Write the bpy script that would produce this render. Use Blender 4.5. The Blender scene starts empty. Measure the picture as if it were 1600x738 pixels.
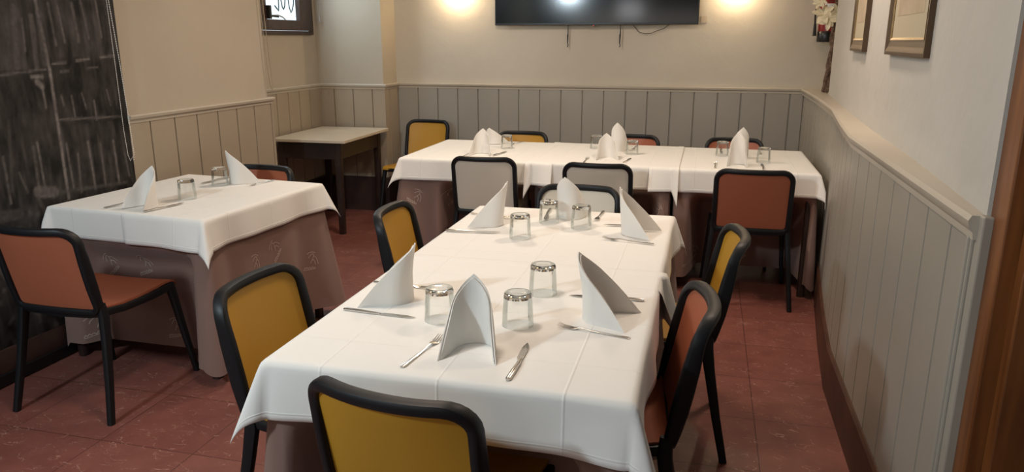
import bpy, bmesh, math, random
from math import sin, cos, pi, radians, hypot, atan2, sqrt, exp
from mathutils import Vector, Matrix

random.seed(4)
S = bpy.context.scene
COL = S.collection

# ------------------------------------------------------------------ camera
cam_d = bpy.data.cameras.new('camera')
cam = bpy.data.objects.new('camera', cam_d)
COL.objects.link(cam)
cam_d.sensor_width = 36.0
cam_d.lens = 1170 / 1600 * 36.0
cam_d.clip_start = 0.02
cam.location = (0, 0, 1.5)
cam.rotation_euler = (radians(90 - 14.657), 0, radians(14.377))
S.camera = cam

# ------------------------------------------------------------------ exposure and world
S.view_settings.view_transform = 'Standard'
S.view_settings.look = 'None'
S.view_settings.gamma = 1.0
S.view_settings.use_curve_mapping = False
S.view_settings.exposure = -0.02
W = bpy.data.worlds.new('room_ambient')
S.world = W
W.use_nodes = True
W.node_tree.nodes['Background'].inputs[0].default_value = (0.62, 0.72, 0.85, 1)
W.node_tree.nodes['Background'].inputs[1].default_value = 0.05


def area(name, loc, target, power, color, sx, sy):
    l = bpy.data.lights.new(name, 'AREA')
    l.shape = 'RECTANGLE'
    l.size, l.size_y = sx, sy
    l.energy = power
    l.color = color
    o = bpy.data.objects.new(name, l)
    COL.objects.link(o)
    o.location = loc
    d = Vector(target) - Vector(loc)
    o.rotation_euler = d.to_track_quat('-Z', 'Y').to_euler()
    return o


area('daylight_from_entrance', (-2.35, -0.25, 2.30), (-1.2, 3.0, 0.7), 46, (0.75, 0.91, 1.0), 0.2, 0.2)
area('warm_ceiling_lamp', (0.22, 3.75, 2.62), (0.1, 3.75, 0.0), 20, (1.0, 0.80, 0.64), 0.25, 0.25)
area('warm_ceiling_lamp', (-1.5, 4.3, 2.62), (-1.4, 4.4, 0.0), 28, (1.0, 0.82, 0.66), 0.3, 0.3)
area('warm_ceiling_lamp', (-1.0, 2.0, 2.62), (-0.9, 2.0, 0.0), 17, (1.0, 0.82, 0.67), 0.3, 0.3)
area('added_front_fill', (-1.3, -1.9, 1.45), (-1.0, 4.0, 1.0), 12, (1.0, 0.89, 0.79), 2.6, 1.2)  # broad soft fill added behind the camera to brighten upright surfaces
area('far_window_light', (-1.485, -1.85, 2.056), (-0.8, 4.0, 1.5), 3, (0.95, 0.96, 1.0), 0.42, 0.30)
area('recess_window_daylight', (-3.30, 5.65, 1.95), (-2.4, 5.75, 1.6), 9, (0.72, 0.88, 1.0), 0.5, 0.6)

# ------------------------------------------------------------------ mesh helpers


class MB:
    """collects faces, then links them as ONE mesh object"""

    def __init__(s):
        s.v = []
        s.f = []
        s.m = []
        s.uv = {}

    def add(s, vs, fs, mat=0, M=None):
        b = len(s.v)
        for p in vs:
            s.v.append(tuple(M @ Vector(p)) if M is not None else tuple(p))
        for f in fs:
            s.f.append(tuple(i + b for i in f))
            s.m.append(mat)
        return b

    def box(s, x0, x1, y0, y1, z0, z1, mat=0, M=None):
        v = [(x0, y0, z0), (x1, y0, z0), (x1, y1, z0), (x0, y1, z0), (x0, y0, z1), (x1, y0, z1), (x1, y1, z1), (x0, y1, z1)]
        f = [(0, 3, 2, 1), (4, 5, 6, 7), (0, 1, 5, 4), (1, 2, 6, 5), (2, 3, 7, 6), (3, 0, 4, 7)]
        s.add(v, f, mat, M)

    def loft(s, rings, closed=False, caps=True, mat=0):
        n = len(rings[0])
        vs = [p for r in rings for p in r]
        fs = []
        R = len(rings)
        for i in range(R if closed else R - 1):
            a, b = i * n, ((i + 1) % R) * n
            for j in range(n):
                k = (j + 1) % n
                fs.append((a + j, a + k, b + k, b + j))
        if caps and not closed:
            fs.append(tuple(range(n))[::-1])
            fs.append(tuple((R - 1) * n + j for j in range(n)))
        s.add(vs, fs, mat)

    def tube(s, path, sizes, hint=(0, 0, 1), closed=False, seg=10, power=0.55, mat=0):
        """rounded-rectangle section swept along path; sizes = [(along side, along hint)]"""
        P = [Vector(p) for p in path]
        n = len(P)
        if not isinstance(sizes, list):
            sizes = [sizes] * n
        rings = []
        for i, p in enumerate(P):
            if closed:
                t = P[(i + 1) % n] - P[i - 1]
            else:
                t = P[min(i + 1, n - 1)] - P[max(i - 1, 0)]
            t.normalize()
            h = Vector(hint(i) if callable(hint) else hint)
            sd = t.cross(h)
            if sd.length < 1e-5:
                sd = t.cross(Vector((1, 0, 0)))
            sd.normalize()
            up = sd.cross(t).normalized()
            a, b = sizes[i]
            ring = []
            for k in range(seg):
                th = 2 * pi * (k + 0.5) / seg
                c_, s_ = cos(th), sin(th)
                x = a / 2 * math.copysign(abs(c_) ** power, c_)
                y = b / 2 * math.copysign(abs(s_) ** power, s_)
                ring.append(p + sd * x + up * y)
            rings.append(ring)
        s.loft(rings, closed, not closed, mat)

    def lathe(s, prof, n=28, mat=0, c=(0, 0, 0)):
        rings = []
        for r, z in prof:
            rings.append([(c[0] + r * cos(2 * pi * k / n), c[1] + r * sin(2 * pi * k / n), c[2] + z) for k in range(n)])
        s.loft(rings, False, True, mat)

    def grid(s, fn, nu, nv, mat=0):
        b = len(s.v)
        vs = [fn(i / nu, j / nv) for j in range(nv + 1) for i in range(nu + 1)]
        fs = []
        for j in range(nv):
            for i in range(nu):
                a = j * (nu + 1) + i
                fs.append((a, a + 1, a + nu + 2, a + nu + 1))
        s.add(vs, fs, mat)
        return b

    def build(s, name, mats, parent=None, smooth=True, angle=40, bevel=0, solid=0, sub=0):
        me = bpy.data.meshes.new(name)
        me.from_pydata(s.v, [], s.f)
        if not isinstance(mats, (list, tuple)):
            mats = [mats]
        for m in mats:
            me.materials.append(m)
        me.polygons.foreach_set('material_index', s.m)
        bm = bmesh.new()
        bm.from_mesh(me)
        bmesh.ops.recalc_face_normals(bm, faces=bm.faces)
        if smooth:
            for f in bm.faces:
                f.smooth = True
            for e in bm.edges:
                if len(e.link_faces) == 2 and e.calc_face_angle(0) > radians(angle):
                    e.smooth = False
        bm.to_mesh(me)
        bm.free()
        o = bpy.data.objects.new(name, me)
        COL.objects.link(o)
        if parent is not None:
            o.parent = parent
        if bevel:
            md = o.modifiers.new('bevel', 'BEVEL')
            md.width = bevel
            md.segments = 2
            md.limit_method = 'ANGLE'
            md.angle_limit = radians(40)
        if solid:
            md = o.modifiers.new('thickness', 'SOLIDIFY')
            md.thickness = solid
            md.offset = 0
        return o


def tag(o, label=None, cat=None, group=None, kind=None):
    if label:
        o['label'] = label
    if cat:
        o['category'] = cat
    if group:
        o['group'] = group
    if kind:
        o['kind'] = kind
    return o


def empty(name, loc=(0, 0, 0), rz=0, label=None, cat=None, group=None):
    o = bpy.data.objects.new(name, None)
    o.empty_display_size = 0.1
    COL.objects.link(o)
    o.location = loc
    o.rotation_euler = (0, 0, rz)
    tag(o, label, cat, group)
    return o


def copy_tree(o, parent=None):
    c = o.copy()
    COL.objects.link(c)
    c.parent = parent
    for ch in list(o.children):
        copy_tree(ch, c)
    return c


# ------------------------------------------------------------------ materials
MAT = {}


def new(name):
    m = bpy.data.materials.new(name)
    m.use_nodes = True
    nt = m.node_tree
    for n in list(nt.nodes):
        nt.nodes.remove(n)
    out = nt.nodes.new('ShaderNodeOutputMaterial')
    return m, nt, out


def principled(name, col, rough=0.5, metal=0.0, noise=None, bump=None, sheen=0, spec=0.5, coat=0, emit=None):
    """noise = (scale, second colour, amount) ; bump = (scale, strength, distance)"""
    m, nt, out = new(name)
    b = nt.nodes.new('ShaderNodeBsdfPrincipled')
    b.inputs['Base Color'].default_value = (*col, 1)
    b.inputs['Roughness'].default_value = rough
    b.inputs['Metallic'].default_value = metal
    b.inputs['Specular IOR Level'].default_value = spec
    b.inputs['Coat Weight'].default_value = coat
    if sheen:
        b.inputs['Sheen Weight'].default_value = sheen
    if emit:
        b.inputs['Emission Color'].default_value = (*emit[0], 1)
        b.inputs['Emission Strength'].default_value = emit[1]
    nt.links.new(b.outputs[0], out.inputs[0])
    tc = nt.nodes.new('ShaderNodeTexCoord')
    if noise:
        n = nt.nodes.new('ShaderNodeTexNoise')
        n.inputs['Scale'].default_value = noise[0]
        n.inputs['Detail'].default_value = 5
        mr = nt.nodes.new('ShaderNodeMapRange')
        mr.inputs[1].default_value = 0.38
        mr.inputs[2].default_value = 0.68
        mr.inputs[3].default_value = 0
        mr.inputs[4].default_value = noise[2]
        mx = nt.nodes.new('ShaderNodeMix')
        mx.data_type = 'RGBA'
        mx.inputs[6].default_value = (*col, 1)
        mx.inputs[7].default_value = (*noise[1], 1)
        nt.links.new(tc.outputs['Object'], n.inputs['Vector'])
        nt.links.new(n.outputs[0], mr.inputs[0])
        nt.links.new(mr.outputs[0], mx.inputs[0])
        nt.links.new(mx.outputs[2], b.inputs['Base Color'])
    if bump:
        n2 = nt.nodes.new('ShaderNodeTexNoise')
        n2.inputs['Scale'].default_value = bump[0]
        n2.inputs['Detail'].default_value = 4
        bp = nt.nodes.new('ShaderNodeBump')
        bp.inputs['Strength'].default_value = bump[1]
        bp.inputs['Distance'].default_value = bump[2]
        nt.links.new(tc.outputs['Object'], n2.inputs['Vector'])
        nt.links.new(n2.outputs[0], bp.inputs['Height'])
        nt.links.new(bp.outputs[0], b.inputs['Normal'])
    MAT[name] = m
    return m


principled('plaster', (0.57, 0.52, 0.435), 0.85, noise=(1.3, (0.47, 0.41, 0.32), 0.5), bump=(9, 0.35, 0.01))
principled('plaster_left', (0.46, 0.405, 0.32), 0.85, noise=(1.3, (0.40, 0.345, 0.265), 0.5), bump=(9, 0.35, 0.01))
principled('plaster_right', (0.50, 0.485, 0.445), 0.85, noise=(1.1, (0.43, 0.405, 0.36), 0.5), bump=(5, 0.6, 0.02))
principled('ceiling_paint', (0.75, 0.73, 0.68), 0.9)
principled('dark_wood', (0.035, 0.018, 0.014), 0.45, noise=(8, (0.06, 0.03, 0.022), 0.8))
principled('table_wood', (0.022, 0.012, 0.010), 0.42, noise=(9, (0.04, 0.022, 0.016), 0.8))
principled('skirting_wood', (0.060, 0.022, 0.012), 0.55, noise=(6, (0.10, 0.04, 0.02), 0.8))
principled('black_plastic', (0.008, 0.009, 0.011), 0.45, spec=0.3, bump=(400, 0.08, 0.001))
principled('yellow_shell', (0.45, 0.235, 0.020), 0.5, bump=(500, 0.06, 0.001))
principled('terracotta_shell', (0.37, 0.112, 0.056), 0.5, bump=(500, 0.06, 0.001))
principled('white_shell', (0.72, 0.67, 0.56), 0.5, bump=(500, 0.06, 0.001))
principled('steel', (0.62, 0.60, 0.57), 0.22, metal=1.0)
principled('screen_black', (0.010, 0.012, 0.013), 0.11)
principled('bezel_black', (0.010, 0.010, 0.011), 0.35)
principled('red_light', (0.4, 0.01, 0.01), 0.4, emit=((1, 0.05, 0.03), 0.6))
principled('strap_black', (0.012, 0.011, 0.010), 0.7)
principled('laminate', (0.60, 0.53, 0.42), 0.38, noise=(3, (0.50, 0.42, 0.31), 0.6))
principled('gilt', (0.36, 0.25, 0.12), 0.35, metal=0.75, noise=(25, (0.20, 0.13, 0.06), 0.7))
principled('bronze_frame', (0.085, 0.052, 0.027), 0.42, metal=0.35, noise=(18, (0.09, 0.055, 0.03), 0.8))
principled('frame_side', (0.05, 0.03, 0.018), 0.5)
principled('mat_board', (0.46, 0.40, 0.28), 0.7)
principled('print_paper', (0.47, 0.38, 0.27), 0.75, noise=(7, (0.38, 0.30, 0.20), 0.7))
principled('bead_white', (0.75, 0.73, 0.68), 0.4)
principled('extinguisher_red', (0.24, 0.014, 0.012), 0.3)
principled('twig', (0.075, 0.042, 0.026), 0.85, noise=(60, (0.19, 0.12, 0.08), 0.9), bump=(90, 0.8, 0.006))
principled('petal', (0.78, 0.70, 0.50), 0.6, noise=(30, (0.62, 0.50, 0.30), 0.6))
principled('tape', (0.50, 0.42, 0.32), 0.7)
principled('sconce_plaster', (0.7, 0.66, 0.6), 0.7)
principled('bulb', (1, 0.9, 0.7), 0.5, emit=((1, 0.80, 0.52), 12))
principled('letter_paint', (0.02, 0.05, 0.05), 0.6)
principled('blind_cord_beige', (0.33, 0.26, 0.18), 0.6)
principled('cord_grey', (0.35, 0.35, 0.34), 0.6)
principled('motif_thread', (0.50, 0.40, 0.33), 0.8)
principled('hem_stitch', (0.6, 0.55, 0.5), 0.9)
principled('brass', (0.5, 0.35, 0.12), 0.3, metal=1)


def painted_boards(name, c1, c2, dirt):
    m = principled(name, c1, 0.42, noise=(1.7, c2, 0.7), bump=(14, 0.12, 0.004))
    nt = m.node_tree
    b = [n for n in nt.nodes if n.type == 'BSDF_PRINCIPLED'][0]
    src = b.inputs['Base Color'].links[0].from_socket
    tc = [n for n in nt.nodes if n.type == 'TEX_COORD'][0]
    n = nt.nodes.new('ShaderNodeTexNoise')
    n.inputs['Scale'].default_value = 11
    n.inputs['Detail'].default_value = 8
    n.inputs['Roughness'].default_value = 0.7
    mp = nt.nodes.new('ShaderNodeMapping')
    mp.inputs['Scale'].default_value = (1, 1, 0.35)
    mr = nt.nodes.new('ShaderNodeMapRange')
    mr.inputs[1].default_value = 0.69
    mr.inputs[2].default_value = 0.73
    mx = nt.nodes.new('ShaderNodeMix')
    mx.data_type = 'RGBA'
    mx.inputs[7].default_value = (*dirt, 1)
    nt.links.new(tc.outputs['Object'], mp.inputs[0])
    nt.links.new(mp.outputs[0], n.inputs['Vector'])
    nt.links.new(n.outputs[0], mr.inputs[0])
    nt.links.new(mr.outputs[0], mx.inputs[0])
    nt.links.new(src, mx.inputs[6])
    nt.links.new(mx.outputs[2], b.inputs['Base Color'])
    return m


painted_boards('boards_paint', (0.345, 0.320, 0.272), (0.30, 0.272, 0.225), (0.26, 0.22, 0.17))
painted_boards('boards_paint_left', (0.37, 0.31, 0.235), (0.32, 0.26, 0.19), (0.25, 0.19, 0.13))
painted_boards('ledge_paint', (0.50, 0.45, 0.37), (0.42, 0.37, 0.30), (0.24, 0.19, 0.14))


def wood_door():
    m, nt, out = new('orange_wood')
    b = nt.nodes.new('ShaderNodeBsdfPrincipled')
    b.inputs['Roughness'].default_value = 0.35
    tc = nt.nodes.new('ShaderNodeTexCoord')
    mp = nt.nodes.new('ShaderNodeMapping')
    mp.inputs['Scale'].default_value = (14, 14, 1.1)
    n = nt.nodes.new('ShaderNodeTexNoise')
    n.inputs['Scale'].default_value = 2.2
    n.inputs['Detail'].default_value = 6
    cr = nt.nodes.new('ShaderNodeValToRGB')
    cr.color_ramp.elements[0].position = 0.3
    cr.color_ramp.elements[0].color = (0.11, 0.036, 0.010, 1)
    cr.color_ramp.elements[1].position = 0.75
    cr.color_ramp.elements[1].color = (0.25, 0.088, 0.022, 1)
    nt.links.new(tc.outputs['Object'], mp.inputs[0])
    nt.links.new(mp.outputs[0], n.inputs['Vector'])
    nt.links.new(n.outputs[0], cr.inputs[0])
    nt.links.new(cr.outputs[0], b.inputs['Base Color'])
    nt.links.new(b.outputs[0], out.inputs[0])
    MAT['orange_wood'] = m


wood_door()


def floor_mat():
    m, nt, out = new('floor_tiles')
    N = nt.nodes.new
    L = nt.links.new
    b = N('ShaderNodeBsdfPrincipled')
    b.inputs['Roughness'].default_value = 0.42
    tc = N('ShaderNodeTexCoord')
    mp = N('ShaderNodeMapping')
    mp.inputs['Location'].default_value = (-0.27, -2.53, 0)
    L(tc.outputs['Object'], mp.inputs[0])
    br = N('ShaderNodeTexBrick')
    br.offset = 0.0
    br.inputs['Scale'].default_value = 1.0
    br.inputs['Brick Width'].default_value = 0.41
    br.inputs['Row Height'].default_value = 0.40
    br.inputs['Mortar Size'].default_value = 0.0018
    br.inputs['Mortar Smooth'].default_value = 0.2
    br.inputs['Color1'].default_value = (0.235, 0.088, 0.068, 1)
    br.inputs['Color2'].default_value = (0.205, 0.072, 0.056, 1)
    br.inputs['Mortar'].default_value = (0.05, 0.018, 0.014, 1)
    L(mp.outputs[0], br.inputs['Vector'])
    # mottling
    n1 = N('ShaderNodeTexNoise')
    n1.inputs['Scale'].default_value = 9
    n1.inputs['Detail'].default_value = 6
    L(tc.outputs['Object'], n1.inputs['Vector'])
    mr = N('ShaderNodeMapRange')
    mr.inputs[1].default_value = 0.4
    mr.inputs[2].default_value = 0.7
    mr.inputs[4].default_value = 0.55
    L(n1.outputs[0], mr.inputs[0])
    mx = N('ShaderNodeMix')
    mx.data_type = 'RGBA'
    L(mr.outputs[0], mx.inputs[0])
    L(br.outputs['Color'], mx.inputs[6])
    mx.inputs[7].default_value = (0.15, 0.050, 0.040, 1)
    # pale short veins : distorted thin iso-lines masked by another noise
    n2 = N('ShaderNodeTexNoise')
    n2.inputs['Scale'].default_value = 7.5
    n2.inputs['Detail'].default_value = 3
    n2.inputs['Distortion'].default_value = 1.6
    mp2 = N('ShaderNodeMapping')
    mp2.inputs['Rotation'].default_value = (0, 0, 0.6)
    mp2.inputs['Scale'].default_value = (1.0, 2.2, 1)
    L(tc.outputs['Object'], mp2.inputs[0])
    L(mp2.outputs[0], n2.inputs['Vector'])
    s1 = N('ShaderNodeMath')
    s1.operation = 'SUBTRACT'
    s1.inputs[1].default_value = 0.5
    L(n2.outputs[0], s1.inputs[0])
    s2 = N('ShaderNodeMath')
    s2.operation = 'ABSOLUTE'
    L(s1.outputs[0], s2.inputs[0])
    s3 = N('ShaderNodeMapRange')
    s3.inputs[1].default_value = 0.002
    s3.inputs[2].default_value = 0.012
    s3.inputs[3].default_value = 1
    s3.inputs[4].default_value = 0
    L(s2.outputs[0], s3.inputs[0])
    n3 = N('ShaderNodeTexNoise')
    n3.inputs['Scale'].default_value = 14
    L(tc.outputs['Object'], n3.inputs['Vector'])
    s4 = N('ShaderNodeMapRange')
    s4.inputs[1].default_value = 0.46
    s4.inputs[2].default_value = 0.62
    s4.inputs[4].default_value = 0.85
    L(n3.outputs[0], s4.inputs[0])
    s5 = N('ShaderNodeMath')
    s5.operation = 'MULTIPLY'
    L(s3.outputs[0], s5.inputs[0])
    L(s4.outputs[0], s5.inputs[1])
    mx2 = N('ShaderNodeMix')
    mx2.data_type = 'RGBA'
    L(s5.outputs[0], mx2.inputs[0])
    L(mx.outputs[2], mx2.inputs[6])
    mx2.inputs[7].default_value = (0.48, 0.28, 0.22, 1)
    L(mx2.outputs[2], b.inputs['Base Color'])
    bp = N('ShaderNodeBump')
    bp.inputs['Strength'].default_value = 0.3
    bp.inputs['Distance'].default_value = 0.002
    L(br.outputs['Fac'], bp.inputs['Height'])
    bp.invert = True
    L(bp.outputs[0], b.inputs['Normal'])
    L(b.outputs[0], out.inputs[0])
    MAT['floor_tiles'] = m


floor_mat()


def cloth_mat(name, col, crease=True, rough=0.85):
    """fine weave, ironed creases and a stitched hem read from the cloth's own UV (metres)"""
    m, nt, out = new(name)
    N = nt.nodes.new
    L = nt.links.new
    b = N('ShaderNodeBsdfPrincipled')
    b.inputs['Base Color'].default_value = (*col, 1)
    b.inputs['Roughness'].default_value = rough
    b.inputs['Sheen Weight'].default_value = 0.12
    b.inputs['Specular IOR Level'].default_value = 0.3
    uv = N('ShaderNodeUVMap')
    uv.uv_map = 'UVMap'
    sep = N('ShaderNodeSeparateXYZ')
    L(uv.outputs[0], sep.inputs[0])

    def line(axis, at, w):
        a = N('ShaderNodeMath')
        a.operation = 'SUBTRACT'
        a.inputs[1].default_value = at
        L(sep.outputs[axis], a.inputs[0])
        c = N('ShaderNodeMath')
        c.operation = 'ABSOLUTE'
        L(a.outputs[0], c.inputs[0])
        d = N('ShaderNodeMapRange')
        d.interpolation_type = 'SMOOTHSTEP'
        d.inputs[1].default_value = 0
        d.inputs[2].default_value = w
        d.inputs[3].default_value = 1
        d.inputs[4].default_value = 0
        L(c.outputs[0], d.inputs[0])
        return d.outputs[0]
    tot = None
    if crease:
        for ax, at in ((0, 0.0), (0, 0.29), (0, -0.29), (1, 0.0), (1, 0.30), (1, -0.30)):
            o = line(ax, at, 0.005)
            if tot is None:
                tot = o
            else:
                a = N('ShaderNodeMath')
                a.operation = 'ADD'
                L(tot, a.inputs[0])
                L(o, a.inputs[1])
                tot = a.outputs[0]
    if crease:
        uv2 = N('ShaderNodeUVMap')
        uv2.uv_map = 'hem'
        keep = sep
        sep = N('ShaderNodeSeparateXYZ')
        L(uv2.outputs[0], sep.inputs[0])
        for ax in (0, 1):
            o = line(ax, 0.017, 0.0035)
            a = N('ShaderNodeMath')
            a.operation = 'ADD'
            L(tot, a.inputs[0])
            L(o, a.inputs[1])
            tot = a.outputs[0]
    tc = N('ShaderNodeTexCoord')
    n = N('ShaderNodeTexNoise')
    n.inputs['Scale'].default_value = 5
    n.inputs['Detail'].default_value = 3
    L(tc.outputs['Object'], n.inputs['Vector'])
    k = N('ShaderNodeMath')
    k.operation = 'MULTIPLY'
    k.inputs[1].default_value = 3.0
    L(n.outputs[0], k.inputs[0])
    if tot is not None:
        a = N('ShaderNodeMath')
        a.operation = 'ADD'
        L(tot, a.inputs[0])
        L(k.outputs[0], a.inputs[1])
        h = a.outputs[0]
    else:
        h = k.outputs[0]
    bp = N('ShaderNodeBump')
    bp.inputs['Strength'].default_value = 0.45
    bp.inputs['Distance'].default_value = 0.0022
    L(h, bp.inputs['Height'])
    L(bp.outputs[0], b.inputs['Normal'])
    L(b.outputs[0], out.inputs[0])
    MAT[name] = m


cloth_mat('white_linen', (0.80, 0.785, 0.745))
cloth_mat('brown_linen', (0.225, 0.140, 0.115), crease=False)


def glass_mats():
    m, nt, out = new('thin_glass')
    N = nt.nodes.new
    L = nt.links.new
    t = N('ShaderNodeBsdfTransparent')
    t.inputs[0].default_value = (0.985, 0.99, 0.988, 1)
    g = N('ShaderNodeBsdfGlossy')
    g.inputs['Roughness'].default_value = 0.03
    g.inputs[0].default_value = (0.9, 0.93, 0.92, 1)
    lw = N('ShaderNodeLayerWeight')
    lw.inputs[0].default_value = 0.28
    mr = N('ShaderNodeMapRange')
    mr.inputs[1].default_value = 0
    mr.inputs[2].default_value = 1
    mr.inputs[3].default_value = 0.015
    mr.inputs[4].default_value = 0.62
    L(lw.outputs['Fresnel'], mr.inputs[0])
    mx = N('ShaderNodeMixShader')
    L(mr.outputs[0], mx.inputs[0])
    L(t.outputs[0], mx.inputs[1])
    L(g.outputs[0], mx.inputs[2])
    L(mx.outputs[0], out.inputs[0])
    MAT['thin_glass'] = m
    m, nt, out = new('thick_glass')
    g = nt.nodes.new('ShaderNodeBsdfGlass')
    g.inputs['IOR'].default_value = 1.5
    g.inputs['Roughness'].default_value = 0.02
    g.inputs[0].default_value = (0.985, 0.99, 0.99, 1)
    nt.links.new(g.outputs[0], out.inputs[0])
    MAT['thick_glass'] = m
    m, nt, out = new('window_daylight_pane')
    e = nt.nodes.new('ShaderNodeEmission')
    e.inputs[0].default_value = (0.80, 0.92, 1.0, 1)
    e.inputs[1].default_value = 1.35
    nt.links.new(e.outputs[0], out.inputs[0])
    MAT['window_daylight_pane'] = m


glass_mats()



def napkin_mat():
    m, nt, out = new('napkin_cotton')
    N = nt.nodes.new
    L = nt.links.new
    d = N('ShaderNodeBsdfDiffuse')
    d.inputs[0].default_value = (0.92, 0.90, 0.86, 1)
    t = N('ShaderNodeBsdfTranslucent')
    t.inputs[0].default_value = (0.94, 0.90, 0.84, 1)
    mx = N('ShaderNodeMixShader')
    mx.inputs[0].default_value = 0.22
    tc = N('ShaderNodeTexCoord')
    n = N('ShaderNodeTexNoise')
    n.inputs['Scale'].default_value = 22
    n.inputs['Detail'].default_value = 3
    bp = N('ShaderNodeBump')
    bp.inputs['Strength'].default_value = 0.5
    bp.inputs['Distance'].default_value = 0.006
    L(tc.outputs['Object'], n.inputs['Vector'])
    L(n.outputs[0], bp.inputs['Height'])
    L(bp.outputs[0], d.inputs['Normal'])
    L(d.outputs[0], mx.inputs[1])
    L(t.outputs[0], mx.inputs[2])
    L(mx.outputs[0], out.inputs[0])
    MAT['napkin_cotton'] = m


napkin_mat()

# ------------------------------------------------------------------ plan of the room
XL = -2.99           # near left wall
YB = 6.47            # back wall
ZC = 2.70
RAIL = 1.13
RAIL_L = 1.114
RIGHT_FACE = [(0.597, 1.79), (0.597, 2.6), (0.597, 3.3), (0.637, 3.8), (0.715, 4.6), (0.742, 5.4), (0.747, 5.75), (0.75, YB)]
RIGHT_PLASTER = [(0.605, 1.79), (0.635, 2.26), (0.665, 2.77), (0.690, 3.44), (0.725, 4.1), (0.775, 4.9), (0.835, 5.78), (1.12, 5.80), (1.12, YB)]
# left wall with the window recess, then the back wall, drawn as one path (room on the right-hand side of travel)
LEFT_PATH = [(XL, -2.0), (XL, 4.74), (-3.36, 4.74), (-3.36, 6.17), (-2.74, 6.17), (-2.74, YB)]


def refine(path, step=0.1):
    out = [path[0]]
    for a, b in zip(path, path[1:]):
        n = max(1, int(round(hypot(b[0] - a[0], b[1] - a[1]) / step)))
        for i in range(1, n + 1):
            out.append((a[0] + (b[0] - a[0]) * i / n, a[1] + (b[1] - a[1]) * i / n))
    return out


def normals(path, side):
    """mitred plan normals; side=+1 -> right-hand side of travel"""
    out = []
    n = len(path)
    for i in range(n):
        ds = []
        if i > 0:
            d = Vector((path[i][0] - path[i - 1][0], path[i][1] - path[i - 1][1]))
            if d.length > 1e-6:
                ds.append(d.normalized())
        if i < n - 1:
            d = Vector((path[i + 1][0] - path[i][0], path[i + 1][1] - path[i][1]))
            if d.length > 1e-6:
                ds.append(d.normalized())
        ns = [Vector((d.y, -d.x)) * side for d in ds]
        m = sum(ns, Vector((0, 0)))
        if m.length < 1e-6:
            m = ns[0]
        m.normalize()
        k = 1 / max(0.35, m.dot(ns[0]))
        out.append(m * k)
    return out


def sweep_profile(path, side, prof, mat, name, kind='structure', angle=35):
    """prof: list of (offset towards room, z) open from wall to wall, closed to a solid"""
    ns = normals(path, side)
    rings = [[(p[0] + n.x * o, p[1] + n.y * o, z) for o, z in prof] for p, n in zip(path, ns)]
    mb = MB()
    mb.loft(rings)
    return tag(mb.build(name, mat, angle=angle), kind=kind)


def wall_strip(name, path, side, z0, z1, mat, thick=0.12):
    return sweep_profile(path, side, [(0, z0), (0, z1), (-thick, z1), (-thick, z0)], mat, name)


def wainscot(name, path, side, z0, z1, mat, board=0.2, start=0.05, proud=0.018):
    """tongue-and-groove boards: one V groove every `board` metres"""
    seg = []
    acc = 0
    nxt = start
    pts = [(path[0], 0)]
    for a, b in zip(path, path[1:]):
        L = hypot(b[0] - a[0], b[1] - a[1])
        while nxt < acc + L:
            for dd, dep in ((-0.006, 0), (-0.0025, -0.013), (0.0025, -0.013), (0.006, 0)):
                t = (nxt + dd - acc) / L
                if 0 < t < 1:
                    pts.append(((a[0] + (b[0] - a[0]) * t, a[1] + (b[1] - a[1]) * t), dep))
            nxt += board * random.uniform(0.97, 1.03)
        acc += L
        pts.append((b, 0))
    pp = [p for p, d in pts]
    ns = normals(pp, side)
    rings = []
    for (p, d), n in zip(pts, ns):
        o = proud + d
        rings.append([(p[0] + n.x * o, p[1] + n.y * o, z0), (p[0] + n.x * o, p[1] + n.y * o, z1),
                      (p[0] - n.x * 0.02, p[1] - n.y * 0.02, z1), (p[0] - n.x * 0.02, p[1] - n.y * 0.02, z0)])
    mb = MB()
    mb.loft(rings)
    return tag(mb.build(name, mat, smooth=False), kind='structure')


# floor and ceiling
mb = MB()
mb.box(-3.6, 1.5, -2.0, 6.7, -0.06, 0.0)
tag(mb.build('floor', MAT['floor_tiles'], smooth=False), kind='structure')
mb = MB()
mb.box(-3.6, 1.5, -2.0, 6.7, ZC, ZC + 0.06)
tag(mb.build('ceiling', MAT['ceiling_paint'], smooth=False), kind='structure')

# walls
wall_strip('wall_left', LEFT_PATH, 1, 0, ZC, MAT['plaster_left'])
mb = MB()
mb.box(-2.86, 1.30, YB, YB + 0.12, 0, ZC)
tag(mb.build('wall_back', MAT['plaster'], smooth=False), kind='structure')
wall_strip('wall_right', RIGHT_PLASTER, -1, 0, ZC, MAT['plaster_right'], 0.10)

# boarded dado on every wall
wainscot('trim_1', [(XL, 3.372), (XL, 4.74 + 0.018), (-3.36 + 0.0, 4.74 + 0.018)], 1, 0.16, RAIL_L - 0.02, MAT['boards_paint_left'], 0.205, 0.165)
wainscot('trim_2', [(-3.36, 4.76), (-3.36, 6.17), (-2.74, 6.17), (-2.74, YB)], 1, 0.30, RAIL - 0.02, MAT['boards_paint_left'], 0.18, 0.13)
wainscot('trim_3', [(-2.72, YB), (0.745, YB)], 1, 0.22, RAIL - 0.02, MAT['boards_paint'], 0.186, 0.19)
wainscot('trim_4', refine(RIGHT_FACE, 0.2), -1, 0.15, RAIL - 0.02, MAT['boards_paint'], 0.20, 0.19, proud=0.0)
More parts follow.
